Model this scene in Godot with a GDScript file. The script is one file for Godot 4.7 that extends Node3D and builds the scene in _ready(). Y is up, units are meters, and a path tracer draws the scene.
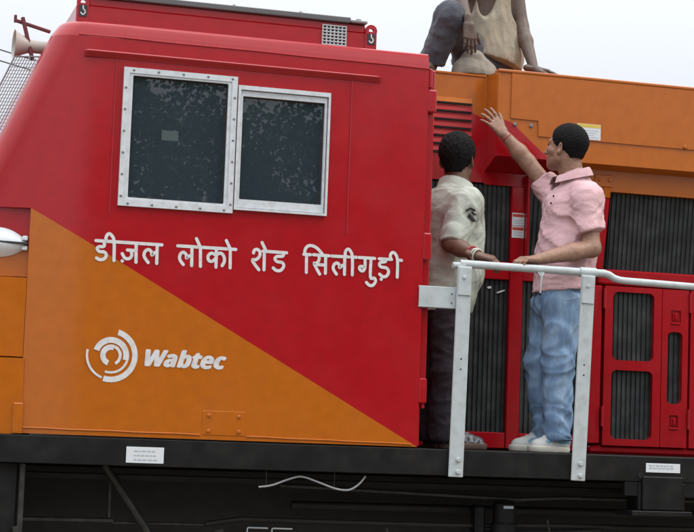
extends Node3D
# A red and orange diesel locomotive cab with three people, seen from the ground beside the track.
# x runs along the locomotive (0 = rear edge of the cab), y is up from the ground, z points away from its side (0 = cab side).

var M := {}
var rng := RandomNumberGenerator.new()
var taken := {}

# ---------------------------------------------------------------- mesh builder
class Mb:
	var v := PackedVector3Array()
	var n := PackedVector3Array()
	var ix := PackedInt32Array()
	func tri(a: Vector3, b: Vector3, c: Vector3, out: Vector3) -> void:
		poly([a, b, c], out)
	func poly(p: Array, out: Vector3) -> void:
		# convex flat polygon; out says which side is the front
		var q := p
		var nn := Vector3.ZERO
		for i in range(1, q.size() - 1):
			nn += (q[i] - q[0]).cross(q[i + 1] - q[0])
		if nn.length() < 1e-12: return
		nn = nn.normalized()
		if nn.dot(out) > 0.0:
			q = p.duplicate(); q.reverse()   # clockwise seen from the front
		else:
			nn = -nn
		var b := v.size()
		for a in q:
			v.append(a); n.append(nn)
		for i in range(1, q.size() - 1):
			ix.append(b); ix.append(b + i); ix.append(b + i + 1)
	func box(c: Vector3, s: Vector3, ch := 0.003, bs := Basis.IDENTITY) -> void:
		var h := s * 0.5
		var k := minf(ch, minf(h.x, minf(h.y, h.z)) * 0.8)
		var P := func(ax: int, sg: Vector3) -> Vector3:
			var q := Vector3(sg.x * (h.x - k), sg.y * (h.y - k), sg.z * (h.z - k))
			q[ax] = sg[ax] * h[ax]
			return c + bs * q
		for ax in 3:
			var a1 := (ax + 1) % 3
			var a2 := (ax + 2) % 3
			for s0 in [-1.0, 1.0]:
				var pts := []
				for e in [[-1.0, -1.0], [1.0, -1.0], [1.0, 1.0], [-1.0, 1.0]]:
					var sg := Vector3.ZERO
					sg[ax] = s0; sg[a1] = e[0]; sg[a2] = e[1]
					pts.append(P.call(ax, sg))
				var o := Vector3.ZERO
				o[ax] = s0
				poly(pts, bs * o)
				for s1 in [-1.0, 1.0]:
					var A := Vector3.ZERO
					A[ax] = s0; A[a1] = s1; A[a2] = -1.0
					var B := A
					B[a2] = 1.0
					var o2 := Vector3.ZERO
					o2[ax] = s0; o2[a1] = s1
					poly([P.call(ax, A), P.call(ax, B), P.call(a1, B), P.call(a1, A)], bs * o2)
		for sx in [-1.0, 1.0]:
			for sy in [-1.0, 1.0]:
				for sz in [-1.0, 1.0]:
					var g := Vector3(sx, sy, sz)
					poly([P.call(0, g), P.call(1, g), P.call(2, g)], bs * g)
	func slab(x0: float, x1: float, y0: float, y1: float, z0: float, z1: float, ch := 0.003) -> void:
		box(Vector3((x0 + x1) / 2, (y0 + y1) / 2, (z0 + z1) / 2), Vector3(absf(x1 - x0), absf(y1 - y0), absf(z1 - z0)), ch)
	func bar(a: Vector3, b: Vector3, wide: float, thick: float, side := Vector3.UP, ch := 0.003) -> void:
		var d := (b - a).normalized()
		var s := (side - d * side.dot(d)).normalized()
		box((a + b) / 2, Vector3(a.distance_to(b), wide, thick), ch, Basis(d, s, d.cross(s)))
	func grid(rows: Array, flip := false, close := false) -> void:
		# rows of points; smooth normals from differences
		var R := rows.size()
		var C: int = rows[0].size()
		var b := v.size()
		for i in R:
			for j in C:
				var du: Vector3 = rows[i][(j + 1) % C if close else mini(j + 1, C - 1)] - rows[i][(j - 1 + C) % C if close else maxi(j - 1, 0)]
				var dv: Vector3 = rows[mini(i + 1, R - 1)][j] - rows[maxi(i - 1, 0)][j]
				var nn := du.cross(dv).normalized()
				v.append(rows[i][j]); n.append(-nn if flip else nn)
		for i in R - 1:
			for j in (C if close else C - 1):
				var a := b + i * C + j
				var c := b + i * C + (j + 1) % C
				var d := a + C
				var e := c + C
				if flip:
					ix.append_array([a, c, d, c, e, d])
				else:
					ix.append_array([a, d, c, c, d, e])
	func tube(path: Array, r, sides := 10, caps := true) -> void:
		var rows := []
		var N := path.size()
		var prev := Vector3.ZERO
		for i in N:
			var t: Vector3 = (path[mini(i + 1, N - 1)] - path[maxi(i - 1, 0)]).normalized()
			var a := prev
			if i == 0:
				a = Vector3.UP if absf(t.y) < 0.9 else Vector3.RIGHT
			a = (a - t * a.dot(t)).normalized()
			prev = a
			var c := t.cross(a)
			var rr: float = r[i] if r is Array else r
			var ring := []
			for k in sides:
				var w := TAU * k / sides
				ring.append(path[i] + (a * cos(w) + c * sin(w)) * rr)
			rows.append(ring)
		grid(rows, false, true)
		if caps:
			poly(rows[0], path[0] - path[1])
			poly(rows[N - 1], path[N - 1] - path[N - 2])
	func lathe(c: Vector3, axis: Vector3, prof: Array, sides := 20) -> void:
		# prof: [along, radius] pairs
		var a := axis.normalized()
		var u := (Vector3.UP if absf(a.y) < 0.9 else Vector3.RIGHT)
		u = (u - a * u.dot(a)).normalized()
		var w := a.cross(u)
		for i in prof.size() - 1:
			var rows := []
			for e in [prof[i], prof[i + 1]]:
				var ring := []
				for k in sides:
					var t := TAU * k / sides
					ring.append(c + a * e[0] + (u * cos(t) + w * sin(t)) * maxf(e[1], 0.0001))
				rows.append(ring)
			grid(rows, false, true)
	func ball(c: Vector3, r: Vector3, bs := Basis.IDENTITY, rings := 8, sides := 12) -> void:
		var rows := []
		for i in rings + 1:
			var p := PI * i / rings - PI / 2
			var ring := []
			for k in sides:
				var t := -TAU * k / sides
				ring.append(c + bs * (Vector3(cos(p) * cos(t), sin(p), cos(p) * sin(t)) * maxf(1.0, 1.0) * r + Vector3.UP * 0.0))
			rows.append(ring)
		var b := v.size()
		grid(rows, true, true)
		for i in range(b, v.size()):
			var q := bs.inverse() * (v[i] - c)
			n[i] = (bs * Vector3(q.x / (r.x * r.x), q.y / (r.y * r.y), q.z / (r.z * r.z))).normalized()
	func prism(p2: PackedVector2Array, z0: float, z1: float) -> void:
		# outline in x, y between two z
		var ids := Geometry2D.triangulate_polygon(p2)
		for i in range(0, ids.size(), 3):
			for e in [[z0, -1.0], [z1, 1.0]]:
				poly([Vector3(p2[ids[i]].x, p2[ids[i]].y, e[0]), Vector3(p2[ids[i + 1]].x, p2[ids[i + 1]].y, e[0]), Vector3(p2[ids[i + 2]].x, p2[ids[i + 2]].y, e[0])], Vector3(0, 0, e[1]))
		var cw := Geometry2D.is_polygon_clockwise(p2)
		for i in p2.size():
			var a := p2[i]
			var b := p2[(i + 1) % p2.size()]
			var o := Vector3(b.y - a.y, a.x - b.x, 0) * (-1.0 if cw else 1.0)
			poly([Vector3(a.x, a.y, z0), Vector3(b.x, b.y, z0), Vector3(b.x, b.y, z1), Vector3(a.x, a.y, z1)], o)
	func frame(R: Rect2, H: Rect2, r: float, z0: float, z1: float, ch := 0.004) -> void:
		# rectangle R with a rounded hole H, between z0 (back) and z1 (front)
		var hole := rounded(H, r, 6)
		var c := H.get_center()
		var cor := [R.end, Vector2(R.position.x, R.end.y), R.position, Vector2(R.end.x, R.position.y)]
		var inn := []
		var out := []
		for i in hole.size():
			var p: Vector2 = hole[i]
			var q := int(i / 7.0)
			var k := i % 7
			var side := q if k < 3 else (q + 1) % 4     # 0 right, 1 top, 2 left, 3 bottom
			inn.append(p)
			if k == 3: out.append(cor[q])
			elif side == 0: out.append(Vector2(R.end.x, p.y))
			elif side == 1: out.append(Vector2(p.x, R.end.y))
			elif side == 2: out.append(Vector2(R.position.x, p.y))
			else: out.append(Vector2(p.x, R.position.y))
		var N := inn.size()
		for i in N:
			var j := (i + 1) % N
			var a: Vector2 = inn[i]
			var b: Vector2 = inn[j]
			var d: Vector2 = out[j]
			var e: Vector2 = out[i]
			poly([Vector3(a.x, a.y, z1), Vector3(b.x, b.y, z1), Vector3(d.x, d.y, z1)], Vector3(0, 0, 1))
			poly([Vector3(a.x, a.y, z1), Vector3(d.x, d.y, z1), Vector3(e.x, e.y, z1)], Vector3(0, 0, 1))
			var o := c - (a + b) / 2
			poly([Vector3(a.x, a.y, z0), Vector3(b.x, b.y, z0), Vector3(b.x, b.y, z1), Vector3(a.x, a.y, z1)], Vector3(o.x, o.y, 0))
		var q4 := [R.position, Vector2(R.end.x, R.position.y), R.end, Vector2(R.position.x, R.end.y)]
		for i in 4:
			var a: Vector2 = q4[i]
			var b: Vector2 = q4[(i + 1) % 4]
			var o := (a + b) / 2 - R.get_center()
			poly([Vector3(a.x, a.y, z0), Vector3(b.x, b.y, z0), Vector3(b.x, b.y, z1), Vector3(a.x, a.y, z1)], Vector3(o.x, o.y, 0))
	func rounded(H: Rect2, r: float, seg := 5) -> Array:
		var o := []
		var cs := [Vector2(H.end.x - r, H.end.y - r), Vector2(H.position.x + r, H.end.y - r), Vector2(H.position.x + r, H.position.y + r), Vector2(H.end.x - r, H.position.y + r)]
		for q in 4:
			for k in seg + 1:
				var a := PI / 2 * q + PI / 2 * k / seg
				o.append(cs[q] + Vector2(cos(a), sin(a)) * r)
		return o
	func strip(path: Array, wd: float, z: float, th := 0.0012) -> void:
		# a flat painted stroke in the plane z
		var pl := path
		if path.size() > 3:
			pl = []
			for i in path.size() - 1:
				var p0: Vector2 = path[maxi(i - 1, 0)]
				var p3: Vector2 = path[mini(i + 2, path.size() - 1)]
				for k in 4: pl.append(path[i].cubic_interpolate(path[i + 1], p0, p3, k / 4.0))
			pl.append(path[path.size() - 1])
		var L := []
		var Rr := []
		var N := pl.size()
		for i in N:
			var t: Vector2 = (pl[mini(i + 1, N - 1)] - pl[maxi(i - 1, 0)]).normalized()
			var s := Vector2(-t.y, t.x) * wd / 2
			if i == 0:
				for e in [[0.42, 0.35], [0.25, 0.8]]:
					L.append(pl[0] - t * wd * e[0] + s * e[1]); Rr.append(pl[0] - t * wd * e[0] - s * e[1])
			L.append(pl[i] + s); Rr.append(pl[i] - s)
			if i == N - 1:
				for e in [[0.25, 0.8], [0.42, 0.35]]:
					L.append(pl[i] + t * wd * e[0] + s * e[1]); Rr.append(pl[i] + t * wd * e[0] - s * e[1])
		for i in L.size() - 1:
			poly([V3(L[i], z), V3(L[i + 1], z), V3(Rr[i + 1], z), V3(Rr[i], z)], Vector3(0, 0, 1))
	func V3(p: Vector2, z: float) -> Vector3:
		return Vector3(p.x, p.y, z)
	func pleats(x0: float, x1: float, y0: float, y1: float, zb: float, zt: float, pitch: float, depth: float) -> void:
		# vertical pleats; zb, zt = z at the bottom and the top
		var k := int(round((x1 - x0) / pitch))
		var p := (x1 - x0) / k
		for i in k:
			var a := x0 + i * p
			var prof := [[0.0, 0.0], [0.22, 0.0], [0.34, 1.0], [0.88, 1.0], [1.0, 0.0]]
			for j in prof.size() - 1:
				var xa: float = a + prof[j][0] * p
				var xb: float = a + prof[j + 1][0] * p
				var da: float = prof[j][1] * depth
				var db: float = prof[j + 1][1] * depth
				poly([Vector3(xa, y0, zb + da), Vector3(xb, y0, zb + db), Vector3(xb, y1, zt + db), Vector3(xa, y1, zt + da)], Vector3(0, 0, 1))
	func mesh() -> ArrayMesh:
		var a := []
		a.resize(Mesh.ARRAY_MAX)
		a[Mesh.ARRAY_VERTEX] = v
		a[Mesh.ARRAY_NORMAL] = n
		a[Mesh.ARRAY_INDEX] = ix
		var m := ArrayMesh.new()
		m.add_surface_from_arrays(Mesh.PRIMITIVE_TRIANGLES, a)
		return m

# ---------------------------------------------------------------- distance field meshed as surface nets
class Sdf:
	var o: Vector3
	var h: float
	var nx: int
	var ny: int
	var nz: int
	var d := PackedFloat32Array()
	func _init(lo: Vector3, hi: Vector3, cell: float) -> void:
		o = lo; h = cell
		nx = int((hi.x - lo.x) / cell) + 2
		ny = int((hi.y - lo.y) / cell) + 2
		nz = int((hi.z - lo.z) / cell) + 2
		d.resize(nx * ny * nz)
		d.fill(1.0)
	func put(lo: Vector3, hi: Vector3) -> Array:
		var a := (lo - o) / h
		var b := (hi - o) / h
		return [clampi(int(a.x), 0, nx), clampi(int(a.y), 0, ny), clampi(int(a.z), 0, nz), clampi(int(b.x) + 2, 0, nx), clampi(int(b.y) + 2, 0, ny), clampi(int(b.z) + 2, 0, nz)]
	func cap(a: Vector3, b: Vector3, ra: float, rb: float, k := 0.02, ax := Vector3.ZERO, sq := 1.0) -> void:
		# tapered capsule, squashed along ax by sq, joined with a smooth minimum of width k
		var m := maxf(ra, rb) + k + 2.5 * h
		var e := put(a.min(b) - Vector3.ONE * m, a.max(b) + Vector3.ONE * m)
		var ab := b - a
		var l2 := maxf(ab.length_squared(), 1e-9)
		var g := 1.0 / sq - 1.0
		for z in range(e[2], e[5]):
			for y in range(e[1], e[4]):
				var i: int = (z * ny + y) * nx + e[0]
				var p := o + Vector3(e[0], y, z) * h - a
				for x in range(e[0], e[3]):
					var t := clampf(p.dot(ab) / l2, 0.0, 1.0)
					var q := p - ab * t
					if g != 0.0: q += ax * (q.dot(ax) * g)
					var s := q.length() - ra - (rb - ra) * t
					var c := d[i]
					var w := k - absf(s - c)
					d[i] = minf(s, c) - (w * w * 0.25 / k if w > 0.0 else 0.0)
					p.x += h
					i += 1
	func ell(c: Vector3, r: Vector3, bs := Basis.IDENTITY, k := 0.02, sub := false) -> void:
		var R := maxf(r.x, maxf(r.y, r.z)) + k + 2.5 * h
		var e := put(c - Vector3.ONE * R, c + Vector3.ONE * R)
		var tb := bs.transposed()
		var ir := Vector3.ONE / r
		for z in range(e[2], e[5]):
			for y in range(e[1], e[4]):
				var i: int = (z * ny + y) * nx + e[0]
				var p := o + Vector3(e[0], y, z) * h - c
				for x in range(e[0], e[3]):
					var q := (tb * p) * ir
					var k0 := q.length()
					var k1 := (q * ir).length()
					var s := k0 * (k0 - 1.0) / maxf(k1, 1e-6)
					var cc := d[i]
					if sub:
						s = -s
						var w := k - absf(s - cc)
						d[i] = maxf(s, cc) + (w * w * 0.25 / k if w > 0.0 else 0.0)
					else:
						var w := k - absf(s - cc)
						d[i] = minf(s, cc) - (w * w * 0.25 / k if w > 0.0 else 0.0)
					p.x += h
					i += 1
	func cut(c: Vector3, nrm: Vector3) -> void:
		# keeps what lies behind the plane
		var u := nrm.normalized()
		for z in nz:
			for y in ny:
				var i := (z * ny + y) * nx
				var s := (o + Vector3(0, y, z) * h - c).dot(u)
				for x in nx:
					if s > d[i]: d[i] = s
					s += u.x * h
					i += 1
	func ruffle(f: FastNoiseLite, amp: float, sc: Vector3, lo := -1e9, hi := 1e9, tilt := 0.0) -> void:
		var lim := absf(amp) + 3.0 * h
		for z in nz:
			for y in ny:
				var yy := o.y + y * h
				if yy < lo or yy > hi: continue
				var am := amp * clampf((yy - lo) / 0.06, 0.0, 1.0) * clampf((hi - yy) / 0.06, 0.0, 1.0)
				var i := (z * ny + y) * nx
				for x in nx:
					if absf(d[i]) < lim:
						d[i] += am * f.get_noise_3d((o.x + x * h) * sc.x, (yy + (o.x + x * h - o.z - z * h) * tilt) * sc.y, (o.z + z * h) * sc.z)
					i += 1
	func into(mb: Mb) -> void:
		var lim := 3.5 * h
		var sy := nx
		var sz := nx * ny
		var at := {}
		var b0 := mb.v.size()
		var off := [0, 1, sy, sy + 1, sz, sz + 1, sz + sy, sz + sy + 1]
		var ed := [[0, 1], [2, 3], [4, 5], [6, 7], [0, 2], [1, 3], [4, 6], [5, 7], [0, 4], [1, 5], [2, 6], [3, 7]]
		var cells := PackedInt32Array()
		for z in nz - 1:
			for y in ny - 1:
				var i := z * sz + y * sy
				for x in nx - 1:
					var c := d[i]
					if c < lim and c > -lim:
						var neg := 0
						for q in 8:
							if d[i + off[q]] < 0.0: neg += 1
						if neg > 0 and neg < 8:
							var s := Vector3.ZERO
							var m := 0
							for e in ed:
								var da := d[i + off[e[0]]]
								var db := d[i + off[e[1]]]
								if (da < 0.0) != (db < 0.0):
									var t := da / (da - db)
									var pa := Vector3(e[0] & 1, (e[0] >> 1) & 1, e[0] >> 2)
									var pb := Vector3(e[1] & 1, (e[1] >> 1) & 1, e[1] >> 2)
									s += pa.lerp(pb, t)
									m += 1
							s /= m
							at[i] = mb.v.size()
							cells.append(i)
							mb.v.append(o + (Vector3(x, y, z) + s) * h)
							# gradient of the field, from the eight corners
							var g := Vector3(d[i + 1] - d[i] + d[i + sy + 1] - d[i + sy] + d[i + sz + 1] - d[i + sz] + d[i + sz + sy + 1] - d[i + sz + sy],
								d[i + sy] - d[i] + d[i + sy + 1] - d[i + 1] + d[i + sz + sy] - d[i + sz] + d[i + sz + sy + 1] - d[i + sz + 1],
								d[i + sz] - d[i] + d[i + sz + 1] - d[i + 1] + d[i + sz + sy] - d[i + sy] + d[i + sz + sy + 1] - d[i + sy + 1])
							mb.n.append(g.normalized())
					i += 1
		for i in cells:
			var s0 := d[i] < 0.0
			var nb := [[1, sy, sz], [sy, sz, 1], [sz, 1, sy]]
			for q in nb:
				# edge along q[0]; quad of the cells around it
				if (d[i + q[0]] < 0.0) != s0:
					var c1: int = i - q[1]
					var c2: int = i - q[1] - q[2]
					var c3: int = i - q[2]
					if at.has(c1) and at.has(c2) and at.has(c3):
						var A: int = at[i]
						var B: int = at[c1]
						var C: int = at[c2]
						var D: int = at[c3]
						if s0:
							mb.ix.append_array([A, C, B, A, D, C])
						else:
							mb.ix.append_array([A, B, C, A, C, D])

# ---------------------------------------------------------------- helpers
func lin(r: float, g: float, b: float) -> Color:
	return Color(r, g, b).linear_to_srgb()

func noise(freq: float, oct := 4, sd := 1, kind := FastNoiseLite.TYPE_SIMPLEX_SMOOTH) -> FastNoiseLite:
	var f := FastNoiseLite.new()
	f.noise_type = kind; f.frequency = freq; f.fractal_octaves = oct; f.seed = sd
	return f

func ridged(freq: float, sd: int, oct := 2) -> FastNoiseLite:
	var f := noise(freq, oct, sd)
	f.fractal_type = FastNoiseLite.FRACTAL_RIDGED
	return f

func ntex(f: FastNoiseLite, size := 512, ramp: Gradient = null, as_n := false, bump := 4.0) -> NoiseTexture2D:
	var t := NoiseTexture2D.new()
	t.width = size; t.height = size; t.seamless = true; t.noise = f
	if ramp: t.color_ramp = ramp
	t.as_normal_map = as_n; t.bump_strength = bump
	return t

func ramp(stops: Array) -> Gradient:
	var g := Gradient.new()
	var off := PackedFloat32Array()
	var col := PackedColorArray()
	for s in stops:
		off.append(s[0]); col.append(s[1])
	g.offsets = off; g.colors = col
	return g

func mat(called: String, c: Color, rough := 0.6, metal := 0.0) -> StandardMaterial3D:
	var m := StandardMaterial3D.new()
	m.resource_name = called
	m.albedo_color = c; m.roughness = rough; m.metallic = metal
	M[called] = m
	return m

func triplanar(m: StandardMaterial3D, sc: float) -> void:
	m.uv1_triplanar = true
	m.uv1_scale = Vector3.ONE * sc

func put(called: String, mb: Mb, m: Material, parent: Node, label := "") -> MeshInstance3D:
	var o := MeshInstance3D.new()
	o.name = called
	o.mesh = mb.mesh()
	o.material_override = m
	if label: o.set_meta("label", label)
	parent.add_child(o, true)
	return o

func part(called: String, parent: Node) -> Node3D:
	var o := Node3D.new()
	o.name = called
	parent.add_child(o, true)
	return o

func tag(o: Node, label: String, category: String, group := "") -> void:
	o.set_meta("label", label); o.set_meta("category", category)
	if group: o.set_meta("group", group)

func thing(called: String, label: String, category: String, at := Vector3.ZERO, group := "") -> Node3D:
	var o := Node3D.new()
	if taken.has(called):
		taken[called] += 1
		o.name = "%s_%03d" % [called, taken[called]]
	else:
		taken[called] = 0
		o.name = called
	add_child(o)
	o.position = at
	tag(o, label, category, group)
	return o

func struct(o: Node) -> void:
	o.set_meta("kind", "structure")
const LETTER_STROKES := [
	[Vector2(-1.5777,2.4942),Vector2(-1.2710,2.4938)],
	[Vector2(-1.5396,2.4935),Vector2(-1.5390,2.4702),Vector2(-1.5616,2.4671),Vector2(-1.5695,2.4566),Vector2(-1.5595,2.4455),Vector2(-1.5372,2.4438),Vector2(-1.5265,2.4306),Vector2(-1.5357,2.4131),Vector2(-1.5544,2.4077),Vector2(-1.5717,2.4151)],
	[Vector2(-1.5301,2.4941),Vector2(-1.5315,2.5121),Vector2(-1.5222,2.5286),Vector2(-1.5082,2.5242),Vector2(-1.4941,2.4964),Vector2(-1.4903,2.4069)],
	[Vector2(-1.3917,2.4924),Vector2(-1.3886,2.4052)],
	[Vector2(-1.4317,2.4600),Vector2(-1.3912,2.4594)],
	[Vector2(-1.4157,2.4594),Vector2(-1.4094,2.4385),Vector2(-1.4203,2.4213),Vector2(-1.4406,2.4222),Vector2(-1.4543,2.4426)],
	[Vector2(-1.4538,2.4086),Vector2(-1.4510,2.4072)],
	[Vector2(-1.2940,2.4923),Vector2(-1.2927,2.4057)],
	[Vector2(-1.3320,2.4076),Vector2(-1.3514,2.4331),Vector2(-1.3513,2.4544),Vector2(-1.3359,2.4682),Vector2(-1.3205,2.4601),Vector2(-1.3165,2.4427),Vector2(-1.3073,2.4540),Vector2(-1.2947,2.4591)],
	[Vector2(-1.1986,2.4945),Vector2(-0.9216,2.4949)],
	[Vector2(-1.1308,2.4945),Vector2(-1.1284,2.4054)],
	[Vector2(-1.1676,2.4084),Vector2(-1.1855,2.4320),Vector2(-1.1843,2.4546),Vector2(-1.1708,2.4662),Vector2(-1.1562,2.4563),Vector2(-1.1544,2.4393),Vector2(-1.1451,2.4495),Vector2(-1.1300,2.4526)],
	[Vector2(-1.0911,2.4949),Vector2(-1.0870,2.4047)],
	[Vector2(-1.1119,2.5340),Vector2(-1.0916,2.4949)],
	[Vector2(-1.0149,2.4917),Vector2(-1.0139,2.4054)],
	[Vector2(-1.0158,2.4608),Vector2(-1.0370,2.4703),Vector2(-1.0528,2.4564),Vector2(-1.0486,2.4351),Vector2(-1.0321,2.4328),Vector2(-1.0158,2.4490)],
	[Vector2(-1.0148,2.4631),Vector2(-0.9955,2.4729),Vector2(-0.9796,2.4609),Vector2(-0.9752,2.4364),Vector2(-0.9852,2.4141)],
	[Vector2(-0.9491,2.4931),Vector2(-0.9464,2.4057)],
	[Vector2(-0.9701,2.5340),Vector2(-0.9498,2.4958)],
	[Vector2(-0.8375,2.4832),Vector2(-0.8337,2.4965),Vector2(-0.8206,2.5017),Vector2(-0.8068,2.4906),Vector2(-0.8081,2.4698),Vector2(-0.8230,2.4537),Vector2(-0.8416,2.4482),Vector2(-0.8077,2.4058)],
	[Vector2(-0.7852,2.4930),Vector2(-0.7838,2.4067)],
	[Vector2(-0.7936,2.4952),Vector2(-0.6770,2.4944)],
	[Vector2(-0.7987,2.5362),Vector2(-0.7770,2.4957)],
	[Vector2(-0.6949,2.4933),Vector2(-0.6953,2.4780),Vector2(-0.7248,2.4739),Vector2(-0.7332,2.4614),Vector2(-0.7216,2.4502),Vector2(-0.6969,2.4462),Vector2(-0.6895,2.4303),Vector2(-0.7032,2.4099),Vector2(-0.7255,2.4086),Vector2(-0.7404,2.4196)],
	[Vector2(-0.5946,2.4925),Vector2(-0.5606,2.4928)],
	[Vector2(-0.5804,2.4916),Vector2(-0.5784,2.4069)],
	[Vector2(-0.5892,2.4937),Vector2(-0.5882,2.5161),Vector2(-0.5751,2.5330),Vector2(-0.5550,2.5361),Vector2(-0.5296,2.5252),Vector2(-0.5037,2.5000)],
	[Vector2(-0.5478,2.4936),Vector2(-0.4692,2.4932)],
	[Vector2(-0.4868,2.4930),Vector2(-0.4853,2.4080)],
	[Vector2(-0.5191,2.4927),Vector2(-0.5192,2.4703),Vector2(-0.5314,2.4526),Vector2(-0.5424,2.4519),Vector2(-0.5128,2.4028)],
	[Vector2(-0.5294,2.4482),Vector2(-0.4859,2.4473)],
	[Vector2(-0.4576,2.4930),Vector2(-0.3740,2.4937)],
	[Vector2(-0.3642,2.4943),Vector2(-0.3344,2.4944)],
	[Vector2(-0.3930,2.4925),Vector2(-0.3917,2.4082)],
	[Vector2(-0.4307,2.4077),Vector2(-0.4474,2.4309),Vector2(-0.4454,2.4516),Vector2(-0.4318,2.4614),Vector2(-0.4195,2.4541),Vector2(-0.4171,2.4390),Vector2(-0.4072,2.4494),Vector2(-0.3926,2.4548)],
	[Vector2(-0.3903,2.4936),Vector2(-0.3916,2.5151),Vector2(-0.3805,2.5302),Vector2(-0.3672,2.5238),Vector2(-0.3558,2.4940),Vector2(-0.3531,2.4083)],
	[Vector2(-0.3233,2.4942),Vector2(-0.2437,2.4946)],
	[Vector2(-0.2929,2.4943),Vector2(-0.2921,2.4475),Vector2(-0.3032,2.4306),Vector2(-0.3175,2.4387),Vector2(-0.3152,2.4515),Vector2(-0.2946,2.4509)],
	[Vector2(-0.2629,2.4943),Vector2(-0.2629,2.4042),Vector2(-0.2440,2.4008),Vector2(-0.2369,2.3859),Vector2(-0.2484,2.3663),Vector2(-0.2661,2.3644),Vector2(-0.2825,2.3778)],
	[Vector2(-0.2234,2.4941),Vector2(-0.1598,2.4949)],
	[Vector2(-0.1900,2.4943),Vector2(-0.1910,2.4825),Vector2(-0.2139,2.4775),Vector2(-0.2210,2.4662),Vector2(-0.2112,2.4560),Vector2(-0.1847,2.4522),Vector2(-0.1733,2.4357),Vector2(-0.1824,2.4144),Vector2(-0.2011,2.4096),Vector2(-0.2184,2.4212)],
	[Vector2(-0.2105,2.3973),Vector2(-0.2076,2.3957)],
	[Vector2(-0.1636,2.4960),Vector2(-0.1676,2.5138),Vector2(-0.1582,2.5280),Vector2(-0.1438,2.5235),Vector2(-0.1309,2.4935),Vector2(-0.1294,2.4103)],
	[Vector2(-0.1309,2.4935),Vector2(-0.1101,2.4934)]]

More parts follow.
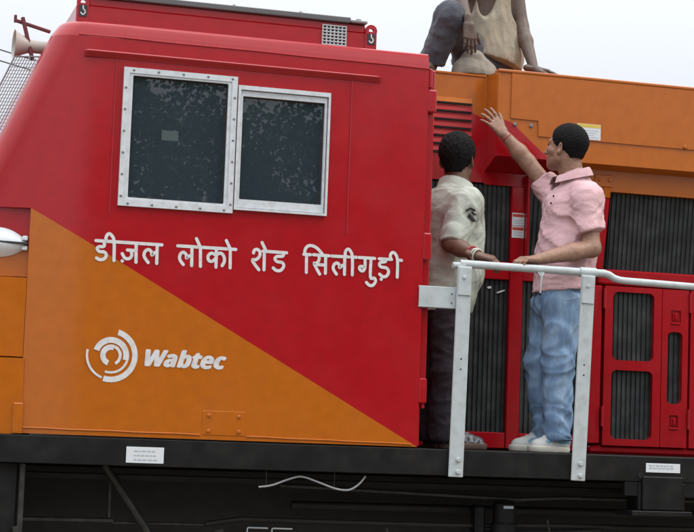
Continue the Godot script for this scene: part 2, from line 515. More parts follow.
func materials() -> void:
	var dust := ntex(noise(0.012, 5, 7), 512, ramp([[0.0, Color(0.62, 0.62, 0.62)], [0.5, Color(0.8, 0.8, 0.8)], [1.0, Color.WHITE]]))
	var film := ntex(noise(0.02, 6, 5), 1024, ramp([[0.0, Color(0.93, 0.93, 0.93)], [0.5, Color(0.97, 0.97, 0.97)], [1.0, Color.WHITE]]))
	for e in [["red", lin(0.37, 0.006, 0.012)], ["orange", lin(0.45, 0.117, 0.007)]]:
		var m := mat(e[0], e[1], 0.3)
		triplanar(m, 0.55)
		m.albedo_texture = film
		m.roughness_texture = dust; m.roughness = 0.24
	var dirt := ntex(noise(0.01, 6, 11), 512, ramp([[0.0, Color(0.30, 0.30, 0.31)], [0.45, Color(0.62, 0.62, 0.62)], [0.62, Color(0.72, 0.71, 0.70)], [1.0, Color(1, 0.97, 0.93)]]))
	var m := mat("black_steel", lin(0.0135, 0.0138, 0.015), 0.55)
	m.metallic_specular = 0.35
	triplanar(m, 1.1)
	m.albedo_texture = dirt
	m = mat("under_black", lin(0.012, 0.012, 0.012), 0.65)
	triplanar(m, 1.6)
	m.albedo_texture = dirt
	m = mat("under_grey", lin(0.05, 0.05, 0.048), 0.5)
	triplanar(m, 2.2)
	m.albedo_texture = dirt
	var wd := ntex(noise(0.015, 5, 21), 512, ramp([[0.0, Color(0.89, 0.885, 0.87)], [0.5, Color(0.965, 0.965, 0.96)], [1.0, Color.WHITE]]))
	m = mat("white_paint", lin(0.465, 0.515, 0.54), 0.4)
	triplanar(m, 1.7); m.albedo_texture = wd
	m = mat("window_frame", lin(0.62, 0.66, 0.71), 0.38, 0.1)
	triplanar(m, 2.3); m.albedo_texture = wd
	m = mat("lettering", lin(0.66, 0.66, 0.68), 0.4)
	triplanar(m, 3.0); m.albedo_texture = wd
	mat("rubber", lin(0.018, 0.02, 0.024), 0.55)
	mat("screw_steel", lin(0.22, 0.22, 0.23), 0.4, 0.6)
	mat("interior", lin(0.05, 0.055, 0.06), 0.8)
	m = mat("glass", Color(0.25, 0.3, 0.34, 0.5), 0.0)
	m.transparency = BaseMaterial3D.TRANSPARENCY_ALPHA
	m.metallic_specular = 0.7
	m = mat("grille_mesh", lin(0.046, 0.054, 0.058), 0.5)
	triplanar(m, 1.3); m.albedo_texture = dirt
	m = mat("plate_white", lin(0.62, 0.66, 0.70), 0.45)
	mat("print_dark", lin(0.12, 0.12, 0.13), 0.6)
	mat("print_pale", lin(0.36, 0.40, 0.45), 0.6)
	mat("print_red", lin(0.45, 0.05, 0.02), 0.5)
	mat("print_yellow", lin(0.60, 0.46, 0.08), 0.5)
	m = mat("cable", lin(0.30, 0.31, 0.33), 0.5)
	mat("roof_lid", lin(0.10, 0.10, 0.105), 0.5)
	m = mat("horn_paint", lin(0.42, 0.40, 0.37), 0.5)
	mat("lamp_lens", lin(0.62, 0.66, 0.70), 0.12)
	mat("wire", lin(0.10, 0.10, 0.11), 0.6)
	mat("maroon", lin(0.12, 0.018, 0.026), 0.5)
	mat("sticker_green", lin(0.20, 0.27, 0.24), 0.7)
	# people
	var pore := ntex(noise(0.03, 4, 31), 256, ramp([[0.0, Color(0.78, 0.75, 0.74)], [0.5, Color(0.93, 0.92, 0.91)], [1.0, Color.WHITE]]))
	for e in [["skin_a", lin(0.32, 0.18, 0.125)], ["skin_b", lin(0.16, 0.085, 0.058)], ["skin_c", lin(0.115, 0.075, 0.058)]]:
		m = mat(e[0], e[1], 0.5)
		triplanar(m, 5.0); m.albedo_texture = pore
		m.subsurf_scatter_enabled = true; m.subsurf_scatter_strength = 0.04
	var weave := ntex(noise(0.05, 5, 41), 512, null, true, 5.0)
	var worn := ntex(noise(0.008, 5, 43), 512, ramp([[0.0, Color(0.84, 0.84, 0.85)], [0.5, Color(0.94, 0.94, 0.94)], [1.0, Color.WHITE]]))
	for e in [["pink_cotton", lin(0.66, 0.42, 0.445), 2.2], ["sage_cotton", lin(0.46, 0.50, 0.44), 2.2], ["dark_cloth", lin(0.028, 0.022, 0.030), 2.2], ["vest_cotton", lin(0.36, 0.31, 0.235), 2.4], ["slate_cloth", lin(0.075, 0.080, 0.100), 2.2], ["sack_cloth", lin(0.30, 0.27, 0.225), 3.2]]:
		m = mat(e[0], e[1], 0.85)
		triplanar(m, e[2]); m.albedo_texture = worn
		m.normal_enabled = true; m.normal_texture = weave; m.normal_scale = 0.35
		m.rim_enabled = true; m.rim = 0.2; m.rim_tint = 0.6
	var den := ntex(noise(0.010, 5, 51), 512, ramp([[0.0, Color(0.62, 0.69, 0.78)], [0.42, Color(0.76, 0.82, 0.89)], [0.62, Color(0.88, 0.93, 0.98)], [0.8, Color(0.97, 0.99, 1.0)], [1.0, Color.WHITE]]))
	m = mat("denim", lin(0.29, 0.40, 0.53), 0.85)
	m.uv1_triplanar = true; m.uv1_scale = Vector3(2.8, 1.0, 2.8); m.albedo_texture = den
	m.normal_enabled = true; m.normal_texture = weave; m.normal_scale = 0.2
	var strand := ntex(noise(0.09, 3, 61), 256, null, true, 8.0)
	m = mat("black_hair", lin(0.007, 0.0068, 0.0075), 0.8)
	m.metallic_specular = 0.25
	m.uv1_triplanar = true; m.uv1_scale = Vector3(14, 5, 14)
	m.normal_enabled = true; m.normal_texture = strand; m.normal_scale = 0.4
	mat("shoe_white", lin(0.50, 0.51, 0.50), 0.6)
	mat("shoe_blue", lin(0.17, 0.33, 0.42), 0.65)
	mat("shoe_sole", lin(0.52, 0.50, 0.44), 0.6)
	mat("sole_brown", lin(0.10, 0.06, 0.045), 0.7)
	var camo := ntex(noise(0.035, 3, 71), 256, ramp([[0.0, Color(0.2, 0.2, 0.22)], [0.45, Color(0.35, 0.35, 0.36)], [0.55, Color(0.8, 0.8, 0.82)], [1.0, Color.WHITE]]))
	camo.noise.noise_type = FastNoiseLite.TYPE_CELLULAR
	m = mat("patterned_shoe", lin(0.34, 0.34, 0.36), 0.6)
	triplanar(m, 6.0); m.albedo_texture = camo
	mat("eye", lin(0.5, 0.48, 0.45), 0.2)
	mat("red_thread", lin(0.36, 0.03, 0.04), 0.8)
	mat("metal_bright", lin(0.6, 0.6, 0.58), 0.3, 0.7)
	mat("button", lin(0.24, 0.15, 0.15), 0.5)
	# setting
	var g1 := ntex(noise(0.02, 6, 81), 1024, ramp([[0.0, Color(0.33, 0.30, 0.27)], [0.5, Color(0.55, 0.51, 0.46)], [1.0, Color(0.78, 0.74, 0.68)]]))
	m = mat("gravel", lin(0.62, 0.60, 0.56), 0.95)
	m.uv1_triplanar = true; m.uv1_world_triplanar = true; m.uv1_scale = Vector3.ONE * 0.35; m.albedo_texture = g1
	m = mat("bark", lin(0.09, 0.065, 0.045), 0.9)
	triplanar(m, 2.0); m.albedo_texture = dirt
	m = mat("leaf", lin(0.050, 0.085, 0.025), 0.6)
	m.backlight_enabled = true; m.backlight = lin(0.03, 0.06, 0.01)
	mat("rail_steel", lin(0.13, 0.085, 0.06), 0.6, 0.5)
	mat("concrete", lin(0.30, 0.29, 0.27), 0.9)

func _ready() -> void:
	rng.seed = 4711
	# ------------------------------------------------ camera
	var cam := Camera3D.new()
	cam.name = "camera"
	cam.fov = 16.815
	cam.near = 0.05
	cam.far = 900.0
	add_child(cam)
	cam.position = Vector3(-2.718, 1.647, 8.188)
	cam.rotation_order = EULER_ORDER_YXZ
	cam.rotation_degrees = Vector3(5.39, -15.94, 2.08)
	cam.current = true
	# ------------------------------------------------ sky, sun, exposure
	var sm := ProceduralSkyMaterial.new()
	# an overcast sky: much brighter overhead than near the horizon
	sm.sky_top_color = lin(3.85, 3.95, 4.1)
	sm.sky_horizon_color = lin(0.42, 0.45, 0.50)
	sm.sky_curve = 1.2
	sm.ground_horizon_color = Color(0.55, 0.53, 0.50)
	sm.ground_bottom_color = Color(0.42, 0.40, 0.37)
	sm.sun_angle_max = 30.0
	var sky := Sky.new()
	sky.sky_material = sm
	var env := Environment.new()
	env.background_mode = Environment.BG_SKY
	env.sky = sky
	env.tonemap_mode = Environment.TONE_MAPPER_LINEAR
	env.tonemap_exposure = 1.13
	env.sdfgi_enabled = true; env.ssao_enabled = true; env.ssil_enabled = true
	var we := WorldEnvironment.new()
	we.name = "environment"
	we.environment = env
	add_child(we)
	var sun := DirectionalLight3D.new()
	sun.name = "sun"
	sun.light_color = Color(1.0, 0.97, 0.92)
	sun.light_energy = 0.5
	sun.light_angular_distance = 25.0
	sun.shadow_enabled = true
	add_child(sun)
	sun.look_at_from_position(Vector3(7, 8.5, 3.5), Vector3.ZERO)   # high on the right, through thin cloud

	materials()
	setting()
	locomotive()
	people()

# ---------------------------------------------------------------- setting
func setting() -> void:
	var g := Mb.new()
	g.poly([Vector3(-300, 0, -300), Vector3(300, 0, -300), Vector3(300, 0, 300), Vector3(-300, 0, 300)], Vector3.UP)
	var go := put("ground", g, M.gravel, self)
	struct(go)
	var t := part("railway_track", self)
	struct(t)
	for z in [-2.34, -0.66]:
		var r := Mb.new()
		r.slab(-14, 14, 0.19, 0.23, z - 0.035, z + 0.035, 0.006)
		r.slab(-14, 14, 0.09, 0.19, z - 0.008, z + 0.008, 0.002)
		r.slab(-14, 14, 0.07, 0.09, z - 0.07, z + 0.07, 0.004)
		put("rail", r, M.rail_steel, t)
	for i in 44:
		var s := Mb.new()
		s.slab(-13.9 + i * 0.64, -13.66 + i * 0.64, -0.05, 0.07, -2.85, -0.15, 0.015)
		put("sleeper", s, M.concrete, t)
	# trees on the far side of the yard, behind the photographer; the windows mirror them
	var spots := [[-0.6, 23.0, 8.4, 1], [2.7, 23.5, 8.7, 0], [6.1, 23.0, 8.7, 1], [8.6, 24.0, 7.6, 0], [11.8, 22.5, 6.9, 1], [15.4, 24.0, 6.9, 0], [19.2, 23.0, 7.0, 1], [23.2, 24.5, 6.8, 0]]
	var crowns := [crown_mesh(5), crown_mesh(6)]
	for e in spots:
		var o := thing("leafy_tree", "leafy green tree across the yard, mirrored in the cab windows", "tree", Vector3(e[0], 0, e[1]), "trees across the yard")
		var k: float = e[2] / 9.0
		var tr := Mb.new()
		tr.tube([Vector3(0, -0.1, 0), Vector3(0.05, 1.4, 0.03), Vector3(-0.06, 3.0, 0.05), Vector3(0.05, 5.2, 0), Vector3(0.0, 7.6, 0)], [0.26 * k, 0.19 * k, 0.16 * k, 0.10 * k, 0.03], 10)
		for b in 7:
			var a := b * 2.4
			var y := 2.1 + b * 0.55
			tr.tube([Vector3(0, y, 0), Vector3(cos(a) * 0.8, y + 0.6, sin(a) * 0.8), Vector3(cos(a) * 1.7, y + 1.0, sin(a) * 1.7)], [0.08, 0.05, 0.02], 6)
		put("trunk", tr, M.bark, o)
		var c := MeshInstance3D.new()
		c.name = "crown"
		c.mesh = crowns[e[3]]
		c.material_override = M.leaf
		c.scale = Vector3(1.0, k, 1.0)
		c.rotation.y = e[0]
		o.add_child(c)
	# two overhead wires far behind the cab
	for e in [[Vector3(-9.0, 8.25, -14), Vector3(2.0, 5.62, -14), "upper thin overhead wire crossing the sky behind the horn"], [Vector3(-9.0, 8.07, -14), Vector3(2.0, 5.50, -14), "lower thin overhead wire crossing the sky behind the horn"]]:
		var w := Mb.new()
		var pts := []
		for i in 13:
			var p: Vector3 = e[0].lerp(e[1], i / 12.0)
			p.y -= 0.12 * (1.0 - pow(i / 6.0 - 1.0, 2.0))
			pts.append(p)
		w.tube(pts, 0.009, 6)
		var o := put("overhead_wire" if not taken.has("overhead_wire") else "overhead_wire_001", w, M.wire, self)
		taken["overhead_wire"] = 0
		tag(o, e[2], "wire", "overhead wires")

func crown_mesh(sd: int) -> ArrayMesh:
	var r := RandomNumberGenerator.new()
	r.seed = sd
	var mb := Mb.new()
	var clumps := []
	for i in 54:
		var a := r.randf() * TAU
		var y := r.randf_range(1.2, 8.6)
		var R := 2.5 * sqrt(maxf(0.05, 1.0 - pow((y - 4.6) / 4.4, 2.0))) * sqrt(r.randf())
		clumps.append([Vector3(cos(a) * R, y, sin(a) * R), r.randf_range(0.5, 0.9)])
	for c in clumps:
		for k in 520:
			var u: Vector3 = Vector3(r.randfn(), r.randfn() * 0.8, r.randfn()).normalized() * c[1] * pow(r.randf(), 0.4)
			var p: Vector3 = c[0] + u
			var b := Basis.from_euler(Vector3(r.randf() * TAU, r.randf() * TAU, r.randf() * TAU))
			var s := r.randf_range(0.045, 0.085)
			mb.poly([p - b.x * s, p + b.z * s * 0.62, p + b.x * s, p - b.z * s * 0.62], b.y)
	return mb.mesh()

# ---------------------------------------------------------------- locomotive
func rake(y: float) -> float:
	return -1.795 - (3.5 - y) * 0.425     # the raked front edge of the cab

func side_z(x: float) -> float:
	return -0.30 * pow(maxf(0.0, -1.50 - x), 2.0)   # the side bends inwards towards the front

func plan(y: float, inset: float) -> Array:
	# outline of the cab in plan, from the rear near corner round the front to the rear far corner
	var R := 0.11
	var p := []
	var xf := rake(y) + inset
	var near := []
	var x1 := xf + R
	for i in 13:
		var x := lerpf(-1.52, x1, i / 12.0)
		near.append(Vector3(x, y, side_z(x) - inset))
	var z1 := side_z(x1)
	for i in range(1, 10):
		var a := PI / 2 * i / 9.0
		near.append(Vector3(x1 - (R - 0.0) * sin(a), y, z1 - inset - R * (1.0 - cos(a))))
	p.append_array(near)
	for i in range(1, 8):
		p.append(Vector3(xf, y, lerpf(near[-1].z, -3.0 - near[-1].z, i / 8.0)))
	for i in near.size():
		var q: Vector3 = near[near.size() - 1 - i]
		p.append(Vector3(q.x, y, -3.0 - q.z))
	return p

func grille(parent: Node, x0: float, x1: float, y0: float, y1: float, zb: float, zt: float) -> void:
	var g := Mb.new()
	g.pleats(x0, x1, y0, y1, zb, zt, 0.0275, 0.007)
	put("grille", g, M.grille_mesh, parent)

func bolt(mb: Mb, c: Vector3, r := 0.008, hh := 0.006, axis := Vector3(0, 0, 1)) -> void:
	mb.lathe(c, axis, [[0.0, r], [hh * 0.6, r], [hh, r * 0.7], [hh, 0.0]], 8)

func locomotive() -> void:
	var L := thing("locomotive", "red and orange diesel locomotive with black sill and white handrails", "locomotive")
	cab(L)
	underframe(L)
	hood(L)
	handrails(L)

func cab(L: Node3D) -> void:
	var cabp := part("cab", L)
	# flat side wall: red band with two window openings, then a red and an orange triangle
	var w := Mb.new()
	var F := Vector3(0, 0, 1)
	var quad := func(b: Mb, x0: float, x1: float, y0: float, y1: float) -> void:
		b.poly([Vector3(x0, y0, 0), Vector3(x1, y0, 0), Vector3(x1, y1, 0), Vector3(x0, y1, 0)], F)
	var yb := 2.629
	var yt := 3.44
	var xr := 0.0
	quad.call(w, -1.52, -1.443, yb, yt)
	quad.call(w, -1.443, -0.992, yb, 2.703); quad.call(w, -1.443, -0.992, 3.272, yt)
	quad.call(w, -0.992, -0.919, yb, yt)
	quad.call(w, -0.919, -0.519, yb, 2.732); quad.call(w, -0.919, -0.519, 3.221, yt)
	quad.call(w, -0.519, xr, yb, yt)
	for e in [[-1.443, -0.992, 2.703, 3.272], [-0.919, -0.519, 2.732, 3.221]]:   # reveals
		w.poly([Vector3(e[0], e[2], 0), Vector3(e[1], e[2], 0), Vector3(e[1], e[2], -0.05), Vector3(e[0], e[2], -0.05)], Vector3.UP)
		w.poly([Vector3(e[0], e[3], 0), Vector3(e[1], e[3], 0), Vector3(e[1], e[3], -0.05), Vector3(e[0], e[3], -0.05)], Vector3.DOWN)
		w.poly([Vector3(e[0], e[2], 0), Vector3(e[0], e[3], 0), Vector3(e[0], e[3], -0.05), Vector3(e[0], e[2], -0.05)], Vector3.RIGHT)
		w.poly([Vector3(e[1], e[2], 0), Vector3(e[1], e[3], 0), Vector3(e[1], e[3], -0.05), Vector3(e[1], e[2], -0.05)], Vector3.LEFT)
	# red triangle below the band (its lower left side is the edge of the orange)
	var xl := -1.874
	var yo := 1.607
	var at_y := func(x: float) -> float: return lerpf(yb, yo, (x - xl) / (0.0 - xl))
	w.poly([Vector3(-1.52, at_y.call(-1.52), 0), Vector3(xr, yo, 0), Vector3(xr, yb, 0), Vector3(-1.52, yb, 0)], F)
	var steps := 20
	var og := Mb.new()
	var rw := [[], []]
	var ow := [[], []]
	for i in steps + 1:
		var x := lerpf(xl, -1.52, float(i) / steps)
		rw[0].append(Vector3(x, at_y.call(x), side_z(x))); rw[1].append(Vector3(x, yb + 0.0001, side_z(x)))
		ow[0].append(Vector3(x, yo, side_z(x))); ow[1].append(Vector3(x, at_y.call(x) + 0.0001, side_z(x)))
	w.grid(rw); og.grid(ow)
	og.poly([Vector3(-1.52, yo, 0), Vector3(0, yo, 0), Vector3(-1.52, at_y.call(-1.52), 0)], F)
	og.poly([Vector3(xl, yo, side_z(xl)), Vector3(xl, yb, side_z(xl)), Vector3(xl, yb, -0.09), Vector3(xl, yo, -0.09)], Vector3.LEFT)
	og.poly([Vector3(xl, yo, side_z(xl)), Vector3(0, yo, 0), Vector3(0, yo, -0.05), Vector3(xl, yo, -0.1)], Vector3.DOWN)
	put("side_wall", w, M.red, cabp)
	put("side_wall", og, M.orange, cabp, "orange lower half of the cab side below the diagonal edge")
	# front shell: bent side, rounded corner, raked front, rounded roof edge
	var sh := Mb.new()
	var rows := []
	for i in 9: rows.append(plan(lerpf(yb, yt, i / 8.0), 0.0))
	sh.grid(rows)
	var roof_rows := []
	for e in [[0.0, 3.44], [0.004, 3.462], [0.010, 3.486], [0.014, 3.499], [0.019, 3.507], [0.026, 3.5125], [0.036, 3.5155], [0.06, 3.518]]:
		roof_rows.append(plan(e[1], e[0]))
	sh.grid(roof_rows)
	# roof edge over the flat wall, and the roof
	var er := []
	for i in 8:
		var q: Vector3 = roof_rows[i][0]
		var q2: Vector3 = roof_rows[i][roof_rows[i].size() - 1]
		er.append([Vector3(0.0, q.y, q.z), q])
		sh.poly([q, Vector3(0, q.y, q.z), Vector3(0, q.y, -3.0 - q.z), q2], Vector3.UP) if i == 7 else null
	for i in 7:
		# lower chamfer, then the rest of the curve
		sh.poly([er[i][0], er[i][1], er[i + 1][1], er[i + 1][0]], Vector3(0, 0.5, 1))
	var top: Array = roof_rows[7]
	for j in int(top.size() / 2.0):
		var k := top.size() - 1 - j
		if j + 1 < k: sh.poly([top[j], top[j + 1], top[k - 1], top[k]], Vector3.UP)
	# far side, rear wall, lower edge
	sh.poly([Vector3(-1.52, yo, -3), Vector3(0, yo, -3), Vector3(0, yt, -3), Vector3(-1.52, yt, -3)], Vector3(0, 0, -1))
	sh.poly([Vector3(0, yo, -3), Vector3(0, yo, -0.06), Vector3(0, 3.5, -0.06), Vector3(0, 3.5, -3)], Vector3.RIGHT)
	var lo: Array = rows[0]
	for j in int(lo.size() / 2.0):
		var k := lo.size() - 1 - j
		if j + 1 < k: sh.poly([lo[j], lo[j + 1], lo[k - 1], lo[k]], Vector3.DOWN)
	put("front_shell", sh, M.red, cabp)
	# dark lining behind the windows
	var li := Mb.new()
	li.poly([Vector3(-1.5, 2.5, -1.3), Vector3(-0.03, 2.5, -1.3), Vector3(-0.03, 3.42, -1.3), Vector3(-1.5, 3.42, -1.3)], Vector3(0, 0, 1))
	li.poly([Vector3(-1.5, 3.42, -0.05), Vector3(-0.03, 3.42, -0.05), Vector3(-0.03, 3.42, -1.3), Vector3(-1.5, 3.42, -1.3)], Vector3.DOWN)
	li.poly([Vector3(-1.5, 2.5, -0.05), Vector3(-0.03, 2.5, -0.05), Vector3(-0.03, 2.5, -1.3), Vector3(-1.5, 2.5, -1.3)], Vector3.UP)
	for x in [-1.5, -0.03]:
		li.poly([Vector3(x, 2.5, -0.05), Vector3(x, 3.42, -0.05), Vector3(x, 3.42, -1.3), Vector3(x, 2.5, -1.3)], Vector3(-x - 0.7, 0, 0))
	put("inner_lining", li, M.interior, cabp)
	# rear edge of the side: a recessed jamb and three flange tabs
	var j2 := Mb.new()
	j2.slab(0.004, 0.046, 1.83, 3.44, -0.075, -0.035, 0.006)
	j2.slab(-0.004, 0.012, 1.609, 1.83, -0.075, -0.012, 0.003)
	put("rear_jamb", j2, M.red, cabp)
	for e in [[3.225, 3.335, 0.044], [2.505, 2.635, 0.040], [1.815, 1.935, 0.040]]:
		var t := Mb.new()
		t.slab(-0.002, e[2], e[0], e[1], -0.03, 0.003, 0.006)
		put("flange_tab", t, M.red, cabp)
	var ht := Mb.new()
	ht.slab(0.002, 0.022, 3.345, 3.44, -0.04, -0.006, 0.004)
	put("edge_bracket", ht, M.red, cabp)
	var ht2 := Mb.new()
	ht2.slab(0.018, 0.034, 1.79, 1.82, -0.05, -0.01, 0.003)
	put("edge_bracket", ht2, M.red, cabp)
	# rain gutter
	var gu := Mb.new()
	var gp := [Vector2(0.001, 3.376), Vector2(0.020, 3.374), Vector2(0.024, 3.369), Vector2(0.022, 3.364), Vector2(0.004, 3.344), Vector2(0.0005, 3.343)]
	var gx := [[-1.672, 0.35], [-1.660, 0.85], [-1.645, 1.0], [-0.270, 1.0], [-0.255, 0.85], [-0.243, 0.35]]
	for i in gx.size() - 1:
		for k in gp.size() - 1:
			var A: Array = gx[i]
			var B: Array = gx[i + 1]
			var o3 := Vector3(0, gp[k + 1].x - gp[k].x, gp[k].y - gp[k + 1].y)
			gu.poly([Vector3(A[0], gp[k].y, gp[k].x * A[1]), Vector3(B[0], gp[k].y, gp[k].x * B[1]), Vector3(B[0], gp[k + 1].y, gp[k + 1].x * B[1]), Vector3(A[0], gp[k + 1].y, gp[k + 1].x * A[1])], o3)
	put("rain_gutter", gu, M.red, cabp)
	# weld seams: upright beads beside the windows, under the roof edge and round the lower panels
	for e in [[-1.522, 2.62, -1.522, 3.345], [-0.387, 2.60, -0.387, 3.345], [-1.70, 3.446, 0.0, 3.437], [-1.858, 1.632, -1.054, 1.628], [-1.864, 1.632, -1.866, 1.757], [-0.835, 1.627, -0.03, 1.619]]:
		var s := Mb.new()
		var pts := []
		for i in 9:
			var x := lerpf(e[0], e[2], i / 8.0)
			pts.append(Vector3(x, lerpf(e[1], e[3], i / 8.0) + 0.0012 * sin(i * 2.1), side_z(x) + 0.0005))
		s.tube(pts, 0.0042, 6)
		put("weld_seam", s, M.orange if e[1] < 2 else M.red, cabp)
	var pad := Mb.new()
	pad.slab(-1.045, -0.843, 1.628, 1.74, -0.01, 0.0025, 0.0015)
	var po := put("bolted_plate", pad, M.orange, cabp)
	for p in [Vector2(-1.016, 1.718), Vector2(-0.874, 1.716), Vector2(-1.017, 1.646), Vector2(-0.872, 1.646)]:
		var b := Mb.new()
		bolt(b, Vector3(p.x, p.y, 0.0025), 0.009, 0.006)
		put("bolt", b, M.orange, po)
	# windows
	window(L, Rect2(-1.487, 2.662, 0.538, 0.646), Rect2(-1.443, 2.703, 0.451, 0.569), true)
	window(L, Rect2(-0.944, 2.680, 0.450, 0.590), Rect2(-0.919, 2.732, 0.400, 0.489), false)
	lettering(L)
	nose(L)
	roof(L)

func window(L: Node3D, R: Rect2, G: Rect2, fixed: bool) -> void:
	var wn := part("side_window", L)
	wn.set_meta("label", "fixed cab window with screwed white frame" if fixed else "sliding cab window with plain white frame, leaves mirrored in it")
	var f := Mb.new()
	if fixed:
		f.frame(R, Rect2(R.position.x + 0.026, R.position.y + 0.030, R.size.x - 0.052, R.size.y - 0.056), 0.004, 0.0, 0.016)
		f.frame(Rect2(R.position.x + 0.0262, R.position.y + 0.0302, R.size.x - 0.0524, R.size.y - 0.0564), Rect2(G.position.x, G.position.y, G.size.x, G.size.y), 0.006, -0.02, 0.011)
	else:
		f.frame(R, Rect2(R.position.x + 0.012, R.position.y + 0.010, R.size.x - 0.022, R.size.y - 0.030), 0.003, 0.0, 0.020)
		f.frame(Rect2(R.position.x + 0.015, R.position.y + 0.013, R.size.x - 0.029, R.size.y - 0.036), G, 0.004, -0.02, 0.008)
	put("frame", f, M.window_frame, wn)
	var gk := Mb.new()
	gk.frame(Rect2(G.position.x - 0.004, G.position.y - 0.004, G.size.x + 0.008, G.size.y + 0.008), Rect2(G.position.x + 0.005, G.position.y + 0.005, G.size.x - 0.010, G.size.y - 0.010), 0.004, -0.016, -0.006)
	put("gasket", gk, M.rubber, wn)
	var gl := Mb.new()
	gl.poly([Vector3(G.position.x, G.position.y, -0.012), Vector3(G.end.x, G.position.y, -0.012), Vector3(G.end.x, G.end.y, -0.012), Vector3(G.position.x, G.end.y, -0.012)], Vector3(0, 0, 1))
	put("glass", gl, M.glass, wn)
	if fixed:
		var at := []
		for i in 5:
			at.append(Vector2(R.position.x + 0.045 + i * 0.117, R.end.y - 0.012)); at.append(Vector2(R.position.x + 0.045 + i * 0.113, R.position.y + 0.012))
		for i in 6:
			at.append(Vector2(R.position.x + 0.012, R.position.y + 0.045 + i * 0.101)); at.append(Vector2(R.end.x - 0.012, R.position.y + 0.04 + i * 0.101))
		for p in at:
			var b := Mb.new()
			bolt(b, Vector3(p.x, p.y, 0.0158), 0.0062, 0.003)
			put("screw", b, M.screw_steel, wn)
		var s := Mb.new()
		s.slab(-1.293, -1.215, 2.985, 3.032, -0.0200, -0.0175, 0.0005)
		put("green_rectangle", s, M.sticker_green, wn)  # plain pale green rectangle just behind the glass

func lettering(L: Node3D) -> void:
	var groups := [[0, 9], [9, 19], [19, 24], [24, LETTER_STROKES.size()]]
	for g in groups:
		var mb := Mb.new()
		for i in range(g[0], g[1]):
			mb.strip(LETTER_STROKES[i], 0.0150, 0.0016 + 0.00025 * (i - g[0]))
		put("lettering", mb, M.lettering, L, "white Devanagari word painted on the cab side")
	# round emblem of broken rings: radius from, radius to, angle from, angle to
	var lg := Mb.new()
	var c := Vector2(-1.483, 1.974)
	var u := 0.000535
	for e in [[182, 230, 75, -106], [194, 214, 250, 168], [106, 156, 163, -16], [136, 156, -17, -108], [46, 92, 252, 70], [66, 92, 68, -60]]:
		var N := 28
		for i in N:
			var a := deg_to_rad(lerpf(e[2], e[3], float(i) / N))
			var b := deg_to_rad(lerpf(e[2], e[3], float(i + 1) / N))
			var P := func(r: float, t: float) -> Vector3: return Vector3(c.x + cos(t) * r * u, c.y + sin(t) * r * u, 0.0018)
			lg.poly([P.call(e[0], a), P.call(e[1], a), P.call(e[1], b), P.call(e[0], b)], Vector3(0, 0, 1))
	put("emblem", lg, M.lettering, L, "white emblem of broken concentric rings")
	var tm := TextMesh.new()
	var sf := SystemFont.new()
	sf.font_names = PackedStringArray(["Droid Sans"])
	sf.font_weight = 700
	tm.text = "Wabtec"
	tm.font = sf
	tm.font_size = 64
	tm.pixel_size = 0.001
	tm.depth = 0.0
	tm.horizontal_alignment = HORIZONTAL_ALIGNMENT_LEFT
	tm.vertical_alignment = VERTICAL_ALIGNMENT_BOTTOM
	var ar := tm.get_mesh_arrays() if tm.get_surface_count() == 0 else tm.surface_get_arrays(0)
	var vs: PackedVector3Array = ar[Mesh.ARRAY_VERTEX]
	var lo := Vector3(1e9, 1e9, 0)
	var hi := -lo
	for p in vs:
		lo = lo.min(p); hi = hi.max(p)
	var nv := PackedVector3Array()
	var nn := PackedVector3Array()
	var ni := PackedInt32Array()
	var src: PackedInt32Array = ar[Mesh.ARRAY_INDEX] if ar[Mesh.ARRAY_INDEX] != null else PackedInt32Array(range(vs.size()))
	for k in 4:   # heavy strokes: the outline laid four times, a little apart
		var b := nv.size()
		for p in vs:
			var q := Vector2((p.x - lo.x) / (hi.x - lo.x), (p.y - lo.y) / (hi.y - lo.y))
			nv.append(Vector3(-1.341 + q.x * 0.378 + q.y * 0.022 + [-0.0045, 0.0045, 0.0, 0.0][k], 1.9325 + q.y * 0.079 + [0.0, 0.0, -0.0025, 0.0025][k], 0.0018 + 0.0002 * k))
			nn.append(Vector3(0, 0, 1))
		for i in src: ni.append(b + i)
	var a2 := []
	a2.resize(Mesh.ARRAY_MAX)
	a2[Mesh.ARRAY_VERTEX] = nv
	a2[Mesh.ARRAY_NORMAL] = nn
	a2[Mesh.ARRAY_INDEX] = ni
	var am := ArrayMesh.new()
	am.add_surface_from_arrays(Mesh.PRIMITIVE_TRIANGLES, a2)
	var o := MeshInstance3D.new()
	o.name = "lettering"
	o.mesh = am
	o.material_override = M.lettering
	o.set_meta("label", "white slanted latin lettering beside the ring emblem")
	L.add_child(o, true)

